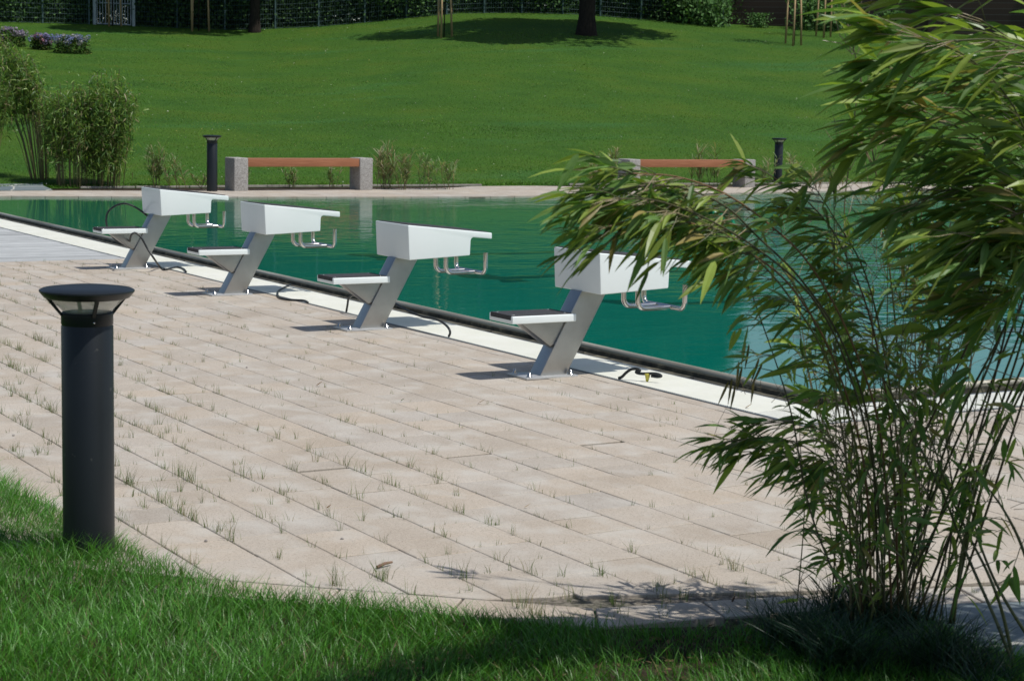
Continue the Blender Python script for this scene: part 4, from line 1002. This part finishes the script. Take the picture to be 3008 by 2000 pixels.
# ------------------------------------------------------------------ trees
def crown_mesh(name, n, rx, rz, lsz, seed, holes=.5, cols=((.03, .065, .018), (.05, .10, .022))):
    r2 = np.random.default_rng(seed); cl = []
    for _ in range(38):
        v = r2.normal(size=3); v /= np.linalg.norm(v); cl.append((v*np.array([rx, rx, rz])*r2.uniform(.35, .92), r2.uniform(.22, .4)*rx))
    V = []; C_ = []
    for _ in range(n):
        c, r_ = cl[r2.integers(len(cl))]; v = r2.normal(size=3); v /= np.linalg.norm(v); p = c+v*r_*r2.uniform(.6, 1.05)*np.array([1, 1, .7])
        a = r2.normal(size=3); a /= np.linalg.norm(a); b = np.cross(a, r2.normal(size=3)); b /= np.linalg.norm(b); s = lsz*r2.uniform(.5, 1.2)
        V += [p-a*s, p-b*s*.5, p+a*s, p+b*s*.5]; k = np.array(cols[r2.integers(2)])*r2.uniform(.6, 1.4); C_ += [k]*4
    return np.array(V), np.arange(4*n).reshape(-1, 4), np.array(C_)
def big_tree(p, hgt, rx, rz, tr, label, seed, n=7000, crown=None, cz=None, lsz=.2):
    root = empty('tree', p); mb = MB(); lean = random.uniform(-.3, .3)
    mb.tube([(0, 0, -.3), (0, 0, .1), (.02, 0, .7), (lean*.3, .05, hgt*.3), (lean, .1, hgt*.6), (lean, .1, hgt*.85)], [tr*1.7, tr*1.35, tr*1.05, tr*.85, tr*.5, tr*.15], 14)
    for k in range(7):
        a = k*.9+seed; z0 = hgt*(.3+.06*k); mb.tube([(lean*.5, 0, z0), (math.cos(a)*rx*.35, math.sin(a)*rx*.35, z0+hgt*.13), (math.cos(a)*rx*.75, math.sin(a)*rx*.75, z0+hgt*.2)], [tr*.4, tr*.25, tr*.08], 7)
    mb.build('trunk', M['bark'], root, smooth=True)
    V, T_, C_ = crown_mesh('c', n, rx, rz, lsz, seed); V = V+np.array([lean, .1, cz or hgt*.68]); npmesh('crown', V, T_, M['tleaf'], root, C_)
    tag(root, label, 'tree'); return root
bt = hit(1722, 106); btr = big_tree(bt, 13, 6.0, 3.0, .31, 'large tree whose thick dark trunk stands on the lawn crest right of centre', 3, 16000, lsz=.26, cz=9.0)
for c_ in children(btr):
    if c_.name.startswith('crown'): c_.location = (RT.x*2.6, RT.y*2.6, 0)
t2 = hit(748, 99); big_tree(t2, 12, 5.0, 3.0, .20, 'dark trunked tree by the fence left of centre', 5, 11000, lsz=.26, cz=9.0)
# background trees beyond the fence (copies of one)
proto_t = None; k = 0
BGT = [(-900, 96, 15), (-500, 100, 15), (-150, 95, 14), (120, 102, 16), (420, 97, 15), (650, 104, 16), (930, 98, 15), (1180, 104, 16), (1420, 98, 15), (1650, 104, 16), (1880, 98, 11), (2070, 99, 9)]
VT = None
for (u, dist, hgt) in BGT:
    p = atd(u, 200, dist); p.z = H(p.x, p.y)-.3
    if VT is None:
        root = big_tree(p, 15, 4.8, 7.4, .3, 'x', 9, 13000, lsz=.36, cz=7.0); proto_t = root; VT = 1
    else: root = copy_tree(proto_t)
    root.location = p; s_ = hgt/15; root.scale = (s_*1.05, s_*1.05, s_); root.rotation_euler.z = k*1.3; k += 1
    side_ = 'left' if u < 300 else ('centre' if u < 1500 else 'right')
    tag(root, 'dense dark tree beyond the fence, '+['first', 'second', 'third', 'fourth', 'fifth', 'sixth', 'seventh', 'eighth', 'ninth', 'tenth', 'eleventh', 'twelfth'][k-1]+' of its row from the left', 'tree', 'dark trees beyond the fence')
# ------------------------------------------------------------------ staked young trees
def staked(us, v, tu, label):
    base = hit(sum(us)/len(us), v); d = (base-CAMP).length; m = d/F; root = empty('staked_tree', base); tag(root, label, 'young tree', 'staked young trees on the lawn')
    side = Vector((RT.x, RT.y, 0)).normalized(); dep = Vector((fw.x, fw.y, 0)).normalized(); uc = sum(us)/len(us); tops = []
    for i, u in enumerate(us):
        p = side*((u-uc)*m)+dep*((.45, -.3, .1)[i % 3]); p.z = H(base.x+p.x, base.y+p.y)-base.z-.05; tp_ = p*1.0+side*(random.uniform(-.06, .06)-(u-uc)*m*.12); tp_.z = 2.15
        mb = MB(); mb.tube([p, tp_], [.042, .038], 8); mb.build('stake', M['stake'], root, smooth=True); tops.append(tp_)
    for i in range(3):
        mb = MB(); a, b = tops[i]-Vector((0, 0, .12)), tops[(i+1) % 3]-Vector((0, 0, .12)); mb.tube([a, b], .028, 6); mb.build('cross_bar', M['stake'], root)
    p = side*((tu-uc)*m); p.z = -.05; mb = MB(); mb.tube([p, p+Vector((.02, .01, 1.2)), p+Vector((.0, .03, 3.0)), p+Vector((.03, 0, 4.2))], [.026, .022, .016, .006], 7); mb.build('trunk', M['bark'], root, smooth=True)
    V, T_, C_ = crown_mesh('c', 420, .8, .8, .07, int(tu)); V = V+np.array([p.x, p.y, 3.3]); npmesh('crown', V, T_, M['tleaf'], root, C_)
staked([304, 325, 354], 80, 330, 'young tree between three wooden stakes in front of the grey gate')
staked([560, 568, 612], 95, 583, 'staked young tree in front of the dark hedge left of the dark trunk')
staked([1285, 1297, 1327], 114, 1304, 'staked young tree in the shade left of the large trunk')
staked([2312, 2326, 2354], 137, 2332, 'staked young tree in front of the brick wall, lower on the slope')
staked([2402, 2416, 2440], 113, 2421, 'staked young tree near the brick wall, farther up the slope beside the bamboo')

# ------------------------------------------------------------------ fence, gate, wall, hedge on the crest
def crest_pt(u, dist=DFAR-1.0): p = atd(u, 150, dist); p.z = H(p.x, p.y)-.05; return p
def fence(us, label):
    root = empty('mesh_fence', crest_pt(us[0])); o = Vector(root.location); tag(root, label, 'fence', 'metal mesh fences on the crest')
    for a, b in zip(us, us[1:]):
        pa, pb_ = crest_pt(a)-o, crest_pt(b)-o; mb = MB(); n = int((pb_-pa).length/.1)
        for k in range(n): p = pa.lerp(pb_, k/n); mb.box(p.x-.004, p.x+.004, p.y-.004, p.y+.004, p.z, p.z+1.95)
        for k in range(10):
            z = .1+k*.2; mb.tube([pa+Vector((0, 0, z)), pb_+Vector((0, 0, z))], .009, 4)
        mb.build('mesh_panel', M['wire'], root)
    for a in us:
        p = crest_pt(a)-o; mb = MB(); mb.box(p.x-.035, p.x+.035, p.y-.035, p.y+.035, p.z-.2, p.z+2.05); mb.build('post', M['wire'], root)
fence([-560, -420, -280, -145, -10, 126, 262], 'green wire mesh fence on the crest at left, up to the grey gate')
fence([395, 520, 660, 808, 935, 1070, 1192, 1310, 1420, 1530, 1650, 1760, 1880, 2000, 2120], 'green wire mesh fence along the crest between the gate and the brick wall')
# gate
root = empty('gate', crest_pt(272)); o = Vector(root.location); tag(root, 'light grey steel bar gate in the fence at upper left', 'gate')
for u in (278, 392):
    p = crest_pt(u)-o; mb = MB(); mb.box(p.x-.06, p.x+.06, p.y-.06, p.y+.06, p.z-.1, p.z+2.1); mb.build('post', M['galv'], root)
pa, pb_ = crest_pt(286)-o, crest_pt(384)-o; mb = MB()
for k in range(13): p = pa.lerp(pb_, k/12); mb.box(p.x-.014, p.x+.014, p.y-.014, p.y+.014, p.z+.12, p.z+2.0)
mb.build('bars', M['galv'], root); mb = MB()
for z in (.12, 1.0, 1.98): mb.tube([pa+Vector((0, 0, z)), pb_+Vector((0, 0, z))], .03, 6)
mb.build('rails', M['galv'], root)
# brick wall
wa, wb_ = crest_pt(2060, DFAR+.8), crest_pt(3900, DFAR+.8); ln = (wb_-wa); 
root = empty('brick_wall', wa); root.rotation_euler.z = math.atan2(ln.y, ln.x)-math.pi/2; tag(root, 'dark brown brick wall behind the crest at upper right', 'wall')
mb = MB(); L2 = math.hypot(ln.x, ln.y); mb.box(-.12, .12, 0, L2, -1.5, 2.3); mb.build('brickwork', M['brick'], root)
for k in range(6):
    mb = MB(); yy = 1.0+k*4.4; mb.box(-.2, .2, yy, yy+.35, -1.5, 2.38); mb.build('pier', M['kerb'] if k == 99 else M['brick'], root)
mb = MB(); mb.box(-.15, .15, -.05, L2, 2.3, 2.37); mb.build('coping', M['kerb'], root)
# hedge shrubs behind and in the fence
rh = random.Random(3)
def shrub_mesh(n, wx, hz, seed, dark):
    r2 = np.random.default_rng(seed); V = []; C_ = []
    for _ in range(n):
        p = np.array([r2.normal(0, wx*.4), r2.normal(0, wx*.35), hz*r2.random()**.85]); a = r2.normal(size=3); a /= np.linalg.norm(a); b = np.cross(a, r2.normal(size=3)); b /= np.linalg.norm(b); s = r2.uniform(.05, .09)
        V += [p-a*s, p-b*s*.5, p+a*s, p+b*s*.5]; k = np.array([.055, .105, .036])*r2.uniform(.3, 2.0)*dark; C_ += [k]*4
    return np.array(V), np.arange(4*n).reshape(-1, 4), np.array(C_)
def shrub_proto(seed, n, wx, hz, dark):
    root = empty('hedge_shrub', (0, 0, 0)); V, T_, C_ = shrub_mesh(n, wx, hz, seed, dark); npmesh('foliage', V, T_, M['tleaf'], root, C_)
    mb = MB()
    for k in range(5): mb.tube([(0, 0, -.1), (rh.uniform(-.3, .3), rh.uniform(-.3, .3), hz*.5), (rh.uniform(-.6, .6), rh.uniform(-.5, .5), hz*.9)], [.03, .02, .008], 5)
    mb.build('stems', M['bark'], root); return root
protos = [shrub_proto(41, 9000, 2.0, 3.4, .8), shrub_proto(42, 8500, 1.9, 3.2, 1.3), shrub_proto(43, 900, .8, .9, 1.6)]
u = -180; used = [False]*3; i = 0; zc = {}; ORD = ['first', 'second', 'third', 'fourth', 'fifth', 'sixth', 'seventh', 'eighth', 'ninth', 'tenth', 'eleventh', 'twelfth', 'thirteenth', 'fourteenth', 'fifteenth', 'sixteenth']
while u < 2150:
    if 285 < u < 380: u += 30; i += 1
    kind = 1 if (1130 < u < 1650 or u < 280) and rh.random() < .7 else 0
    p = crest_pt(u, DFAR+rh.uniform(-.2, 1.1)); o = copy_tree(protos[kind]) if used[kind] else protos[kind]; used[kind] = True
    o.location = p; o.rotation_euler.z = rh.uniform(0, 6); s_ = rh.uniform(.85, 1.15); o.scale = (s_, s_, s_)
    zone = 0 if u < 290 else (1 if u < 745 else (2 if u < 1722 else 3)); zc[zone] = zc.get(zone, 0)+1
    tag(o, ('light' if kind == 1 else 'dark')+' green fence shrub, '+ORD[zc[zone]-1]+' '+['from left before the grey gate', 'from left between gate and slim trunk', 'from left between slim and thick trunks', 'to the right of the thick trunk'][zone], 'shrub', 'hedge shrubs along the fence'); u += rh.uniform(75, 105); i += 1
for (u, dd_, s_, lb) in [(2020, -1.2, 1.5, 'sunlit leafy shrub at the left end of the brick wall'), (2095, -1.4, 1.2, 'shrub with light leaves against the brick wall, left of its pier'), (2225, -.9, .7, 'small low shrub at the foot of the brick wall'), (2375, -.8, 1.3, 'grey green shrub between the two staked trees at the brick wall'), (2450, -.9, 1.2, 'grey green shrub behind the right staked tree'), (2620, -1, 1.0, 'twiggy shrub at the wall foot behind bamboo leaves')]:
    o = protos[2] if not used[2] else copy_tree(protos[2]); used[2] = True; o.location = crest_pt(u, DFAR+dd_); o.scale = (s_, s_, s_*1.1); o.rotation_euler.z = u; tag(o, lb, 'shrub')
